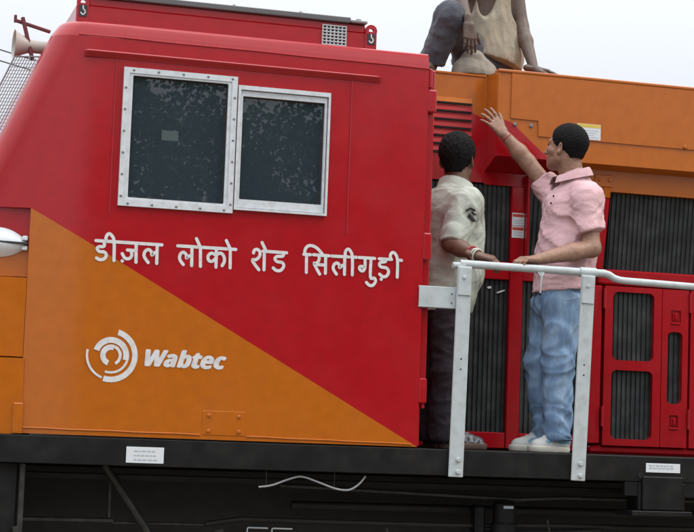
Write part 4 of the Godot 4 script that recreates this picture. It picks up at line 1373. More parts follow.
func door(L: Node3D, x0: float, y0: float, y1: float, z: float, narrow: bool, idx: int) -> void:
	var w := 0.158 if narrow else 0.338
	var D := part("side_door", L)
	var m := Mb.new()
	if narrow:
		m.frame(Rect2(x0, y0, w, 0.235), Rect2(x0 + 0.05, y0 + 0.10, 0.056, 0.075), 0.008, z - 0.012, z)
		m.frame(Rect2(x0, y0 + 0.235, w, 0.40), Rect2(x0 + 0.034, y0 + 0.237, 0.090, 0.394), 0.028, z - 0.04, z)
		m.frame(Rect2(x0, y0 + 0.635, w, y1 - y0 - 0.635), Rect2(x0 + 0.05, y0 + 0.675, 0.062, 0.075), 0.008, z - 0.012, z)
	else:
		m.frame(Rect2(x0, y0, w, 0.432), Rect2(x0 + 0.046, y0 + 0.036, 0.244, 0.372), 0.030, z - 0.04, z)
		m.frame(Rect2(x0, y0 + 0.432, w, y1 - y0 - 0.432), Rect2(x0 + 0.048, y0 + 0.462, 0.244, 0.372), 0.030, z - 0.04, z)
	put("leaf", m, M.red, D)
	var g := Mb.new()
	if narrow:
		g.pleats(x0 + 0.02, x0 + w - 0.02, y0 + 0.22, y0 + 0.65, z - 0.035, z - 0.035, 0.0275, 0.007)
	else:
		g.pleats(x0 + 0.03, x0 + w - 0.03, y0 + 0.02, y1 - 0.02, z - 0.035, z - 0.035, 0.0275, 0.007)
	put("grille", g, M.grille_mesh, D)
	if narrow:
		for y in [y0 + 0.137, y0 + 0.712]:
			var c := Mb.new()
			c.slab(x0 + 0.048, x0 + 0.114, y - 0.045, y + 0.045, z - 0.022, z - 0.011, 0.002)
			c.slab(x0 + 0.064, x0 + 0.096, y - 0.02, y + 0.025, z - 0.011, z - 0.002, 0.004)
			c.bar(Vector3(x0 + 0.080, y - 0.012, z + 0.002), Vector3(x0 + 0.080, y + 0.022, z + 0.002), 0.012, 0.008, Vector3.RIGHT, 0.002)
			c.slab(x0 + 0.052, x0 + 0.108, y - 0.040, y - 0.030, z - 0.010, z + 0.006, 0.003)
			put("latch", c, M.red, D)
	else:
		for y in [y0 + 0.10, y0 + 0.74]:
			var hg := Mb.new()
			hg.tube([Vector3(x0 - 0.006, y, z + 0.004), Vector3(x0 - 0.006, y + 0.11, z + 0.004)], 0.009, 8)
			put("hinge", hg, M.red, D)

func handrails(L: Node3D) -> void:
	# flat posts bolted to the sill, tube along their tops, and a channel to the cab
	for e in [[0.190, 0.206, 2.483], [0.822, 0.852, 2.478], [1.62, 1.63, 2.45], [2.50, 2.51, 2.45], [3.4, 3.41, 2.45]]:
		var p := Mb.new()
		p.bar(Vector3(e[0], 1.470, 0.023), Vector3(e[1], e[2], 0.023), 0.073, 0.012, Vector3.RIGHT, 0.003)
		p.bar(Vector3(lerpf(e[0], e[1], 0.86), lerpf(1.47, e[2], 0.86), 0.0325), Vector3(e[1], e[2] - 0.006, 0.0325), 0.066, 0.006, Vector3.RIGHT, 0.002)
		var po := put("handrail_post", p, M.white_paint, L)
		for y in [1.495, 1.553]:
			var b := Mb.new()
			bolt(b, Vector3(e[0] - 0.001 + 0.010, y, 0.029), 0.0125, 0.012)
			put("bolt", b, M.white_paint, po)
		for y in [1.985, 2.035]:
			var b := Mb.new()
			b.lathe(Vector3(lerpf(e[0], e[1], (y - 1.47) / 1.01), y, 0.0292), Vector3(0, 0, 1), [[0.0, 0.0045], [0.0006, 0.0045], [0.0006, 0.0]], 8)
			put("bolt_hole", b, M.rubber, po)
		var bt := Mb.new()
		bolt(bt, Vector3(e[1] - 0.004, e[2] - 0.055, 0.0355), 0.010, 0.006)
		put("bolt", bt, M.white_paint, po)
	var r := Mb.new()
	r.tube([Vector3(0.188, 2.497, 0.0), Vector3(0.35, 2.496, -0.002), Vector3(0.60, 2.495, -0.002), Vector3(0.83, 2.494, 0.0), Vector3(0.945, 2.494, 0.0), Vector3(0.972, 2.488, 0.0), Vector3(0.998, 2.474, 0.0), Vector3(1.03, 2.466, 0.0), Vector3(1.06, 2.464, 0.0), Vector3(1.45, 2.456, 0.0), Vector3(6.6, 2.45, 0.0)], [0.0195, 0.0195, 0.0195, 0.0195, 0.0195, 0.019, 0.018, 0.0175, 0.0175, 0.0175, 0.0175], 16)
	var ro := put("handrail_tube", r, M.white_paint, L)
	var sl := Mb.new()
	sl.tube([Vector3(0.815, 2.494, 0.0), Vector3(0.90, 2.494, 0.0)], 0.0245, 16)
	put("sleeve", sl, M.white_paint, ro)
	var sl2 := Mb.new()
	sl2.tube([Vector3(0.150, 2.486, 0.004), Vector3(0.215, 2.49, 0.004)], 0.016, 10)
	put("end_stub", sl2, M.white_paint, ro)
	var pin := Mb.new()
	pin.tube([Vector3(0.603, 2.478, 0.022), Vector3(0.604, 2.455, 0.026), Vector3(0.602, 2.42, 0.024), Vector3(0.600, 2.372, 0.022)], [0.006, 0.0055, 0.0045, 0.004], 8)
	pin.tube([Vector3(0.590, 2.478, 0.018), Vector3(0.597, 2.460, 0.024), Vector3(0.610, 2.460, 0.024), Vector3(0.617, 2.478, 0.018)], 0.004, 6)
	pin.ball(Vector3(0.600, 2.370, 0.022), Vector3.ONE * 0.0065)
	put("gate_pin", pin, M.white_paint, ro)
	var ch := Mb.new()
	ch.slab(-0.018, 0.172, 2.276, 2.379, 0.0045, 0.0105, 0.002)
	ch.slab(-0.018, 0.172, 2.3705, 2.3795, -0.03, 0.0045, 0.002)
	ch.slab(-0.018, 0.172, 2.2755, 2.2845, -0.03, 0.0045, 0.002)
	var co := put("handrail_channel", ch, M.white_paint, L)
	for y in [2.302, 2.345]:
		var b := Mb.new()
		b.lathe(Vector3(0.148, y, 0.0105), Vector3(0, 0, 1), [[0.0, 0.004], [0.0006, 0.004], [0.0006, 0.0]], 8)
		put("bolt_hole", b, M.rubber, co)

# ---------------------------------------------------------------- people
func settle(o: Node3D, base: Vector3) -> void:
	o.position = base
	for c in o.get_children():
		(c as Node3D).position -= base

func head_field(c: Vector3, f: Vector3, u: Vector3, neck: Vector3, k := 1.0) -> Sdf:
	var r := f.cross(u).normalized()
	var B := Basis(r, u, -f)
	var s := Sdf.new(c - Vector3(0.15, 0.22, 0.15), c + Vector3(0.15, 0.16, 0.15), 0.0042)
	s.ell(c + u * 0.034 - f * 0.014, Vector3(0.075, 0.086, 0.097) * k, B, 0.02)
	s.ell(c - u * 0.030 + f * 0.030, Vector3(0.061, 0.084, 0.066) * k, B, 0.03)
	for e in [-1.0, 1.0]:
		s.cap(c - u * 0.098 + f * 0.068 + r * 0.012 * e, c - u * 0.062 + r * 0.050 * e - f * 0.008, 0.021, 0.022, 0.025)
		s.cap(c + u * 0.026 + f * 0.086 + r * 0.012 * e, c + u * 0.024 + f * 0.068 + r * 0.046 * e, 0.010, 0.011, 0.012)
		s.ell(c + u * 0.004 + f * 0.092 + r * 0.031 * e, Vector3(0.018, 0.013, 0.014), B, 0.012, true)
		s.cap(c - u * 0.020 + f * 0.070 + r * 0.042 * e, c - u * 0.030 + f * 0.035 + r * 0.056 * e, 0.014, 0.012, 0.02)
		# ear: a rim round a hollow
		var ec: Vector3 = c - u * 0.012 - f * 0.008 + r * 0.074 * e
		var er: Vector3 = (r * e * 0.9 - f * 0.45).normalized()
		var EB := Basis(u, 0.55 * e) * B
		s.ell(ec - f * 0.008 + er * 0.008, Vector3(0.009, 0.031, 0.020), EB, 0.006)
		s.ell(ec - u * 0.020 - f * 0.002 + er * 0.005, Vector3(0.009, 0.014, 0.012), EB, 0.006)
		s.ell(ec + u * 0.004 - f * 0.007 + er * 0.017, Vector3(0.008, 0.019, 0.010), EB, 0.004, true)
	s.cap(c + u * 0.010 + f * 0.094, c - u * 0.034 + f * 0.113, 0.008, 0.013, 0.012)
	s.cap(c - u * 0.036 + f * 0.100 - r * 0.012, c - u * 0.036 + f * 0.100 + r * 0.012, 0.009, 0.009, 0.008)
	s.cap(c - u * 0.062 + f * 0.088 - r * 0.018, c - u * 0.062 + f * 0.088 + r * 0.018, 0.009, 0.009, 0.008)
	s.cap(c - u * 0.074 + f * 0.086 - r * 0.014, c - u * 0.074 + f * 0.086 + r * 0.014, 0.009, 0.009, 0.008)
	s.cap(c - u * 0.045 - f * 0.024, neck, 0.060, 0.066, 0.03)
	return s

func hair_field(c: Vector3, f: Vector3, u: Vector3, thick: float, low: float, fl: FastNoiseLite, amp: float) -> Sdf:
	var r := f.cross(u).normalized()
	var B := Basis(r, u, -f)
	var s := Sdf.new(c - Vector3(0.15, 0.16, 0.15), c + Vector3(0.15, 0.17, 0.15), 0.0042)
	s.ell(c + u * (0.036 + thick * 0.4) - f * 0.016, Vector3(0.075 + thick, 0.086 + thick, 0.097 + thick), B, 0.02)
	s.cap(c - u * low * 0.7 - f * 0.055, c + u * 0.02 - f * 0.05, 0.050, 0.070, 0.03, r, 0.95)
	s.ruffle(fl, amp, Vector3(1.0, 0.55, 1.0))
	s.cut(c + f * 0.060 + u * 0.070, (f * 0.95 - u * 0.30))
	s.cut(c + f * 0.030 + u * 0.012, (f * 0.75 - u * 0.66))
	s.cut(c - u * low, -u - f * 0.25)
	s.ruffle(noise(140.0, 2, 77), 0.0028, Vector3(1.0, 0.5, 1.0))
	# clear of the ears
	for e in [-1.0, 1.0]:
		s.ell(c - u * 0.022 - f * 0.004 + r * 0.088 * e, Vector3(0.022, 0.030, 0.019), B, 0.006, true)
	return s

func finger(s: Sdf, base: Vector3, d: Vector3, n: Vector3, l: float, curl: Array, r0: float) -> void:
	# n = back of the hand; each joint bends towards the palm
	var p := base
	var ax := d.cross(n).normalized()
	var dir := d
	var seg := [0.46, 0.30, 0.24]
	for i in 3:
		dir = dir.rotated(ax, -deg_to_rad(curl[i]))
		var q: Vector3 = p + dir * l * seg[i]
		s.cap(p, q, r0 * (1.0 - 0.10 * i), r0 * (0.92 - 0.10 * i), 0.004)
		p = q

func hand(mb: Mb, wrist: Vector3, d: Vector3, n: Vector3, thumb_side: Vector3, curl: Array, spread: float, thumb_curl := 20.0, k := 1.0) -> void:
	d = d.normalized()
	n = (n - d * n.dot(d)).normalized()
	var t := (thumb_side - d * thumb_side.dot(d) - n * thumb_side.dot(n)).normalized()
	var s := Sdf.new(wrist - Vector3.ONE * 0.215, wrist + Vector3.ONE * 0.215, 0.0034)
	s.cap(wrist - d * 0.035, wrist + d * 0.012, 0.027 * k, 0.026 * k, 0.015, n, 0.74)
	var L := [0.076, 0.085, 0.079, 0.062]
	for i in 4:
		var off := t * (0.031 - i * 0.0205) * k
		var kb := wrist + d * (0.088 - 0.004 * absf(i - 1.2)) * k + off
		s.cap(wrist + d * 0.014 + off * 0.62, kb, 0.0155 * k, 0.0115 * k, 0.014)
		var fd := (d + t * (1.5 - i) * spread).normalized()
		finger(s, kb, fd, n, L[i] * k, curl, (0.0092 if i < 3 else 0.0080) * k)
	# ball of the thumb and the thumb
	var tb := wrist + d * 0.022 * k + t * 0.020 * k - n * 0.010
	var td := (d * 0.72 + t * 0.70 - n * 0.15).normalized()
	var tm := tb + td * 0.042 * k
	s.cap(tb, tm, 0.0175 * k, 0.0125 * k, 0.012)
	var td2 := (td * cos(deg_to_rad(thumb_curl)) + (d * 0.8 - t * 0.35 - n * 0.3).normalized() * sin(deg_to_rad(thumb_curl))).normalized()
	var te := tm + td2 * 0.032 * k
	s.cap(tm, te, 0.0112 * k, 0.0100 * k, 0.005)
	var td3 := (td2 + (d * 0.6 - n * 0.25) * 0.3).normalized()
	s.cap(te, te + td3 * 0.026 * k, 0.0098 * k, 0.0078 * k, 0.004)
	s.into(mb)

func shoe(P: Node3D, heel: Vector3, toe: Vector3, m_up: Material, m_sole: Material, trim: Material) -> void:
	# heel and toe lie on the ground
	var d := (toe - heel)
	d.y = 0.0
	var l := d.length()
	d = d.normalized()
	var sd := d.cross(Vector3.UP)
	var a := heel + d * 0.035
	var b := toe - d * 0.042
	var lo := a.min(b) - Vector3.ONE * 0.09
	var hi := a.max(b) + Vector3(0.09, 0.16, 0.09)
	var s := Sdf.new(lo, hi, 0.0055)
	s.cap(a + Vector3.UP * 0.040, b + Vector3.UP * 0.030, 0.037, 0.035, 0.02)
	s.cap(a + Vector3.UP * 0.050, a + Vector3.UP * 0.100 + d * 0.025, 0.036, 0.037, 0.02)
	s.cap(a + Vector3.UP * 0.085 + d * 0.04, b + Vector3.UP * 0.034 - d * 0.02, 0.030, 0.027, 0.03)
	for i in 4:     # laces
		var q := (a + Vector3.UP * 0.103 + d * 0.065).lerp(b + Vector3.UP * 0.067 - d * 0.02, i / 3.4)
		s.cap(q - sd * 0.020, q + sd * 0.020, 0.0055, 0.0055, 0.004)
	s.cut(heel + Vector3.UP * 0.024, Vector3.DOWN)
	s.cut(a + Vector3.UP * 0.112 + d * 0.02, Vector3.UP + d * 0.15)
	var up := Mb.new()
	s.into(up)
	var o := put("shoe", up, m_up, P)
	var t := Sdf.new(lo, hi, 0.0055)
	t.cap(a + Vector3.UP * 0.016, b + Vector3.UP * 0.022, 0.041, 0.042, 0.02)
	t.cap(a.lerp(b, 0.4) + Vector3.UP * 0.016, b + Vector3.UP * 0.02 + sd * 0.004, 0.041, 0.043, 0.02)
	t.cut(heel + Vector3.UP * 0.001, Vector3.DOWN)
	t.cut(heel + Vector3.UP * 0.033, Vector3.UP)
	var sm := Mb.new()
	t.into(sm)
	put("sole", sm, m_sole, o)
	if trim:
		var q := Sdf.new(lo, hi, 0.005)
		q.cap(a + Vector3.UP * 0.056 - d * 0.002, a + Vector3.UP * 0.064 + d * 0.05, 0.0425, 0.0410, 0.02)
		q.cap(a.lerp(b, 0.50) + Vector3.UP * 0.048, a.lerp(b, 0.80) + Vector3.UP * 0.036, 0.0400, 0.0385, 0.015)
		q.cut(heel + Vector3.UP * 0.042, Vector3.DOWN)
		q.cut(a + Vector3.UP * 0.085, Vector3.UP)
		q.ell(a.lerp(b, 0.40) + Vector3.UP * 0.05, Vector3(0.02, 0.05, 0.08), Basis(d, Vector3.UP, -sd), 0.01, true)
		var qm := Mb.new()
		q.into(qm)
		put("side_trim", qm, trim, o)

func eyes(P: Node3D, c: Vector3, f: Vector3, u: Vector3) -> void:
	var r := f.cross(u).normalized()
	for e in [-1.0, 1.0]:
		var b := Mb.new()
		b.ball(c + u * 0.004 + f * 0.077 + r * 0.031 * e, Vector3.ONE * 0.0125)
		put("eye", b, M.eye, P)

func people() -> void:
	man_pink()
	man_sage()
	man_roof()

func man_pink() -> void:
	var P := thing("person", "person in pink polo shirt and blue jeans, right arm raised, one hand on the rail", "person")
	var c := Vector3(0.880, 3.172, -0.37)
	var f := Vector3(-0.56, 0.15, -0.81).normalized()
	var u := (Vector3.UP - f * f.y).normalized()
	var neck := Vector3(0.918, 3.01, -0.362)
	var rs := Vector3(0.885, 2.925, -0.50)
	var re := Vector3(0.752, 3.115, -0.575)
	var rw := Vector3(0.627, 3.258, -0.605)
	var ls := Vector3(0.925, 2.885, -0.195)
	var le := Vector3(0.935, 2.630, -0.13)
	var lw := Vector3(0.612, 2.548, -0.055)
	var body := Mb.new()
	head_field(c, f, u, neck).into(body)
	var s := Sdf.new(Vector3(0.44, 1.60, -0.92), Vector3(1.14, 3.36, 0.05), 0.011)
	s.cap(neck + Vector3(0, 0.02, 0), Vector3(0.915, 2.90, -0.36), 0.06, 0.07, 0.04)
	s.cap(rs, re, 0.050, 0.043, 0.03); s.cap(re, re.lerp(rw, 0.35), 0.043, 0.043, 0.02); s.cap(re.lerp(rw, 0.35), rw, 0.043, 0.027, 0.02)
	s.cap(ls, le, 0.052, 0.045, 0.03); s.cap(le, le.lerp(lw, 0.35), 0.044, 0.045, 0.02); s.cap(le.lerp(lw, 0.35), lw, 0.045, 0.028, 0.02)
	s.cap(Vector3(0.92, 2.88, -0.22), Vector3(0.90, 2.89, -0.49), 0.045, 0.045, 0.03)
	s.cap(Vector3(0.92, 2.80, -0.37), Vector3(0.87, 2.47, -0.35), 0.095, 0.095, 0.03)
	for e in [[Vector3(0.842, 2.43, -0.27), Vector3(0.812, 2.041, -0.245), Vector3(0.822, 1.70, -0.25)], [Vector3(0.85, 2.43, -0.43), Vector3(0.798, 2.046, -0.42), Vector3(0.825, 1.70, -0.43)]]:
		s.cap(e[0], e[1], 0.078, 0.052, 0.03); s.cap(e[1], e[2], 0.05, 0.036, 0.03)
	s.into(body)
	# right hand open on the louvred wall, left hand laid over the rail
	hand(body, rw, Vector3(-0.66, 0.74, -0.06), Vector3(0.20, 0.12, 0.95), Vector3(0.75, 0.62, 0.0), [4, 14, 12], 0.20, 8.0, 0.98)
	hand(body, lw, Vector3(-0.92, -0.06, 0.30), Vector3(-0.10, 0.97, 0.15), Vector3(-0.3, 0, -1.0), [26, 42, 34], 0.05, 35.0)
	put("body", body, M.skin_a, P)
	var fl := noise(90.0, 3, 5)
	var hr := Mb.new()
	hair_field(c, f, u, 0.006, 0.070, fl, 0.003).into(hr)
	put("hair", hr, M.black_hair, P)
	eyes(P, c, f, u)
	# polo shirt
	var t := Sdf.new(Vector3(0.60, 2.36, -0.75), Vector3(1.16, 3.06, -0.02), 0.0075)
	var X := Vector3.RIGHT
	# sleeves first, cut at the cuffs, then the trunk joined to them
	t.cap(ls, ls.lerp(le, 0.70), 0.075, 0.072, 0.05)
	t.cap(rs, rs.lerp(re, 0.46), 0.074, 0.066, 0.05)
	t.cut(ls.lerp(le, 0.68), (le - ls).normalized() + Vector3(0.20, 0.05, 0.0))
	t.cut(rs.lerp(re, 0.52), (re - rs).normalized())
	t.cap(Vector3(0.918, 2.80, -0.37), Vector3(0.898, 2.62, -0.36), 0.165, 0.162, 0.04, X, 0.86)
	t.cap(Vector3(0.892, 2.64, -0.36), Vector3(0.876, 2.38, -0.35), 0.165, 0.178, 0.05, X, 0.86)
	t.cap(Vector3(0.935, 2.88, -0.21), Vector3(0.915, 2.89, -0.50), 0.080, 0.078, 0.05)
	t.cap(Vector3(0.935, 2.88, -0.36), Vector3(0.924, 3.005, -0.365), 0.125, 0.076, 0.07)
	t.ruffle(noise(5.0, 2, 12), 0.008, Vector3(0.8, 1.0, 0.8))
	t.ruffle(ridged(5.0, 15), -0.009, Vector3(0.35, 1.5, 0.5), -1e9, 1e9, -0.7)
	t.ruffle(ridged(6.0, 17), -0.005, Vector3(0.4, 1.4, 0.5), -1e9, 1e9, 0.5)
	t.ell(c - u * 0.16, Vector3(0.062, 0.10, 0.062), Basis.IDENTITY, 0.01, true)
	t.cut(Vector3(0.87, 2.425, -0.36), Vector3(0.10, -1, 0))
	var sh := Mb.new()
	t.into(sh)
	var so := put("polo_shirt", sh, M.pink_cotton, P)
	# collar: a folded band round the neck
	var cl := Mb.new()
	var rows := []
	for k in 6:
		var ring := []
		for i in 25:
			var a := deg_to_rad(lerpf(-158, 158, i / 24.0))     # open at the front
			var dir := Vector3(cos(a), 0, sin(a))
			var rr: float = [0.068, 0.072, 0.078, 0.087, 0.096, 0.103][k]
			var hh: float = [0.000, 0.032, 0.040, 0.036, 0.018, -0.004][k]
			var p := Vector3(0.914, 3.008, -0.365) + Vector3(dir.x * 1.12, 0, dir.z) * rr
			p.y += hh + 0.030 * cos(a) + 0.002
			ring.append(p)
		rows.append(ring)
	cl.grid(rows)
	put("collar", cl, M.pink_cotton, so)
	for y in [2.905, 2.868]:
		var b := Mb.new()
		b.ball(Vector3(0.790 - (2.905 - y) * 0.35, y, -0.300), Vector3(0.004, 0.006, 0.006))
		put("button", b, M.button, so)
	# jeans
	var j := Sdf.new(Vector3(0.64, 1.62, -0.60), Vector3(1.06, 2.47, -0.10), 0.0075)
	j.cap(Vector3(0.872, 2.46, -0.35), Vector3(0.866, 2.36, -0.35), 0.146, 0.148, 0.04, X, 0.88)
	for e in [[Vector3(0.854, 2.36, -0.275), Vector3(0.816, 2.04, -0.245), Vector3(0.826, 1.695, -0.25)], [Vector3(0.854, 2.36, -0.425), Vector3(0.796, 2.04, -0.42), Vector3(0.828, 1.695, -0.43)]]:
		j.cap(e[0], e[1], 0.107, 0.074, 0.025); j.cap(e[1], e[2], 0.074, 0.062, 0.03)
	j.ruffle(noise(5.0, 2, 22), 0.006, Vector3(0.9, 0.7, 0.9))
	j.ruffle(ridged(5.0, 23, 1), -0.0075, Vector3(0.5, 1.3, 0.5), -1e9, 1e9, 0.9)
	j.ruffle(ridged(5.5, 26, 1), -0.006, Vector3(0.5, 1.2, 0.5), -1e9, 1e9, -1.0)
	j.ruffle(ridged(7.0, 25, 1), -0.008, Vector3(0.6, 1.7, 0.6), 1.0, 1.86, 0.35)
	j.ruffle(ridged(6.0, 24, 1), -0.006, Vector3(0.5, 1.5, 0.6), 1.93, 2.18, -0.4)
	j.cut(Vector3(0.87, 2.452, -0.3), Vector3.UP)
	j.cut(Vector3(0.8, 1.662, -0.3), Vector3.DOWN)
	var jm := Mb.new()
	j.into(jm)
	var jo := put("jeans", jm, M.denim, P)
	var pk := Mb.new()
	pk.bar(Vector3(0.815, 2.365, -0.163), Vector3(0.885, 2.382, -0.165), 0.006, 0.006)
	put("pocket_seam", pk, M.denim, jo)
	var hemm := Mb.new()
	for e in [Vector3(0.826, 1.668, -0.25), Vector3(0.828, 1.668, -0.43)]:
		var rg := []
		for i in 21:
			var a := TAU * i / 20.0
			rg.append(e + Vector3(cos(a), 0.06 * sin(a * 2.0), sin(a)) * 0.066)
		hemm.tube(rg, 0.007, 6, false)
		put("hem", hemm, M.denim, jo)
		hemm = Mb.new()
	shoe(P, Vector3(0.885, 1.600, -0.25), Vector3(0.672, 1.600, -0.25), M.shoe_white, M.shoe_sole, M.shoe_blue)
	shoe(P, Vector3(0.880, 1.600, -0.435), Vector3(0.642, 1.600, -0.435), M.shoe_white, M.shoe_sole, M.shoe_blue)
	# red thread on the raised wrist
	var th := Mb.new()
	var ring2 := []
	var ax := (rw - re).normalized()
	var e1 := ax.cross(Vector3.UP).normalized()
	var e2 := ax.cross(e1)
	for i in 17:
		var a := TAU * i / 16.0
		ring2.append(rw - ax * 0.022 + (e1 * cos(a) + e2 * sin(a)) * 0.0295)
	th.tube(ring2, 0.0028, 6, false)
	put("wrist_thread", th, M.red_thread, P)
	settle(P, Vector3(0.83, 1.6, -0.34))

func man_sage() -> void:
	var P := thing("person", "person in pale sage shirt with rolled sleeves and dark trousers, back to the camera", "person")
	var c := Vector3(0.332, 3.085, -0.48)
	var f := Vector3(0.62, 0.16, -0.77).normalized()
	var u := (Vector3.UP - f * f.y).normalized()
	var neck := Vector3(0.325, 2.93, -0.465)
	var F := Vector3(0.85, 0, -0.53)
	var Rr := Vector3(0.53, 0, 0.85)
	var rs := Vector3(0.325, 2.83, -0.315)
	var re := Vector3(0.222, 2.615, -0.24)
	var rw := Vector3(0.298, 2.552, -0.075)
	var ls := Vector3(0.19, 2.84, -0.60)
	var body := Mb.new()
	head_field(c, f, u, neck, 0.97).into(body)
	var s := Sdf.new(Vector3(0.05, 1.60, -0.74), Vector3(0.52, 3.0, 0.06), 0.011)
	s.cap(neck, Vector3(0.30, 2.84, -0.46), 0.056, 0.07, 0.04)
	s.cap(rs, re, 0.047, 0.042, 0.03); s.cap(re, re.lerp(rw, 0.4), 0.041, 0.041, 0.02); s.cap(re.lerp(rw, 0.4), rw, 0.041, 0.027, 0.02)
	s.cap(ls, Vector3(0.15, 2.58, -0.62), 0.047, 0.042, 0.03); s.cap(Vector3(0.15, 2.58, -0.62), Vector3(0.22, 2.36, -0.62), 0.04, 0.028, 0.02)
	s.cap(rs, ls, 0.042, 0.042, 0.03)
	s.cap(Vector3(0.295, 2.77, -0.45), Vector3(0.29, 2.38, -0.43), 0.09, 0.09, 0.03)
	for e in [[Vector3(0.285, 2.32, -0.35), Vector3(0.265, 1.99, -0.33), Vector3(0.262, 1.67, -0.35)], [Vector3(0.26, 2.33, -0.50), Vector3(0.245, 2.0, -0.50), Vector3(0.24, 1.67, -0.52)]]:
		s.cap(e[0], e[1], 0.07, 0.05, 0.03); s.cap(e[1], e[2], 0.048, 0.034, 0.03)
	s.into(body)
	hand(body, rw, Vector3(0.86, -0.20, 0.44), Vector3(0.05, 0.95, 0.30), Vector3(0.4, 0.0, -0.9), [34, 44, 36], 0.04, 35.0, 0.98)
	hand(body, Vector3(0.222, 2.35, -0.62), Vector3(0.2, -1, 0), Vector3(-0.2, 0, -1), Vector3(1, 0, 0), [20, 25, 20], 0.05)
	put("body", body, M.skin_b, P)
	var hr := Mb.new()
	hair_field(c, f, u, 0.017, 0.085, noise(60.0, 3, 6), 0.006).into(hr)
	put("hair", hr, M.black_hair, P)
	eyes(P, c, f, u)
	# shirt
	var t := Sdf.new(Vector3(0.02, 2.14, -0.74), Vector3(0.60, 3.0, -0.08), 0.0075)
	t.cap(rs, rs.lerp(re, 0.78), 0.074, 0.066, 0.03)
	t.cap(rs.lerp(re, 0.76), rs.lerp(re, 0.95), 0.069, 0.066, 0.006)     # rolled cuff
	t.cut(rs.lerp(re, 1.0), (re - rs).normalized() + Vector3(0.25, 0, 0.1))
	t.cap(ls, Vector3(0.155, 2.62, -0.62), 0.070, 0.062, 0.03)
	t.cap(Vector3(0.30, 2.77, -0.455), Vector3(0.312, 2.52, -0.45), 0.165, 0.160, 0.03, F, 0.88)
	t.cap(Vector3(0.312, 2.55, -0.45), Vector3(0.250, 2.25, -0.43), 0.158, 0.140, 0.03, F, 0.94)
	t.cap(rs + Vector3(-0.01, -0.004, 0), ls, 0.074, 0.074, 0.06)
	t.cap(Vector3(0.29, 2.80, -0.46), Vector3(0.318, 2.925, -0.465), 0.115, 0.066, 0.06)
	t.ruffle(noise(5.0, 2, 32), 0.009, Vector3(0.9, 0.8, 0.9))
	t.ruffle(ridged(5.0, 35), -0.010, Vector3(0.8, 1.0, 0.8), -1e9, 1e9, 0.9)
	t.ruffle(ridged(6.0, 37), -0.006, Vector3(0.5, 1.2, 0.5), -1e9, 1e9, -0.5)
	t.cut(Vector3(0.3, 2.29, -0.43), Vector3.DOWN)
	var sh := Mb.new()
	t.into(sh)
	var so := put("shirt", sh, M.sage_cotton, P)
	var cl := Mb.new()
	var rows := []
	for k in 4:
		var ring := []
		for i in 25:
			var a := deg_to_rad(lerpf(-160, 160, i / 24.0))
			var dir := -F.normalized() * cos(a) + Rr.normalized() * sin(a)
			var rr: float = [0.066, 0.070, 0.088, 0.104][k]
			var hh: float = [0.010, 0.050, 0.038, -0.014][k]
			var p := Vector3(0.320, 2.925, -0.466) + dir * rr
			p.y += hh + 0.022 * cos(a) - 0.004
			ring.append(p)
		rows.append(ring)
	cl.grid(rows, true)
	put("collar", cl, M.sage_cotton, so)
	# dark mark on the sleeve
	var pc := Mb.new()
	var pm := rs.lerp(re, 0.30)
	var no := (Vector3(-0.02, 0.1, 1)).normalized()
	for e in [[Vector2(-0.020, 0.020), Vector2(0.004, 0.034), Vector2(0.030, 0.024)], [Vector2(-0.004, 0.004), Vector2(0.014, -0.012), Vector2(0.034, -0.030)], [Vector2(-0.008, -0.004), Vector2(0.008, -0.018), Vector2(0.024, -0.032)], [Vector2(0.012, 0.016), Vector2(0.022, 0.006), Vector2(0.036, 0.004)], [Vector2(0.0, 0.0), Vector2(0.011, -0.015), Vector2(0.028, -0.030)]]:
		var pts := []
		for q in e: pts.append(pm + Vector3(q.x + 0.012, q.y, 0.0845 - absf(q.x - 0.0) * 0.16))
		pc.tube(pts, 0.0050, 6)
	put("sleeve_mark", pc, M.dark_cloth, so)
	# trousers
	var j := Sdf.new(Vector3(0.06, 1.61, -0.68), Vector3(0.50, 2.36, -0.16), 0.0085)
	j.cap(Vector3(0.268, 2.33, -0.43), Vector3(0.268, 2.27, -0.43), 0.122, 0.126, 0.04, F, 0.9)
	for e in [[Vector3(0.270, 2.28, -0.36), Vector3(0.263, 1.99, -0.335), Vector3(0.258, 1.66, -0.35)], [Vector3(0.262, 2.28, -0.49), Vector3(0.242, 2.0, -0.50), Vector3(0.236, 1.66, -0.52)]]:
		j.cap(e[0], e[1], 0.098, 0.082, 0.025); j.cap(e[1], e[2], 0.082, 0.076, 0.03)
	j.ruffle(ridged(6.0, 42), -0.010, Vector3(0.8, 1.4, 0.8))
	j.cut(Vector3(0.8, 1.635, -0.3), Vector3.DOWN)
	var jm := Mb.new()
	j.into(jm)
	put("trousers", jm, M.dark_cloth, P)
	shoe(P, Vector3(0.232, 1.600, -0.35), Vector3(0.478, 1.600, -0.35), M.patterned_shoe, M.sole_brown, null)
	shoe(P, Vector3(0.215, 1.600, -0.52), Vector3(0.42, 1.600, -0.60), M.patterned_shoe, M.sole_brown, null)
	# thread, bracelet and band on the wrist
	var ax := (rw - re).normalized()
	var e1 := ax.cross(Vector3.UP).normalized()
	var e2 := ax.cross(e1)
	for e in [[0.034, 0.033, 0.0055, "red_thread", "wrist_thread"], [0.006, 0.032, 0.0035, "metal_bright", "bangle"], [-0.008, 0.031, 0.0045, "shoe_sole", "wrist_band"]]:
		var th := Mb.new()
		var ring2 := []
		for i in 17:
			var a := TAU * i / 16.0
			ring2.append(rw - ax * e[0] + (e1 * cos(a) + e2 * sin(a)) * e[1])
		th.tube(ring2, e[2], 6, false)
		put(e[4], th, M[e[3]], P)
	settle(P, Vector3(0.30, 1.6, -0.43))

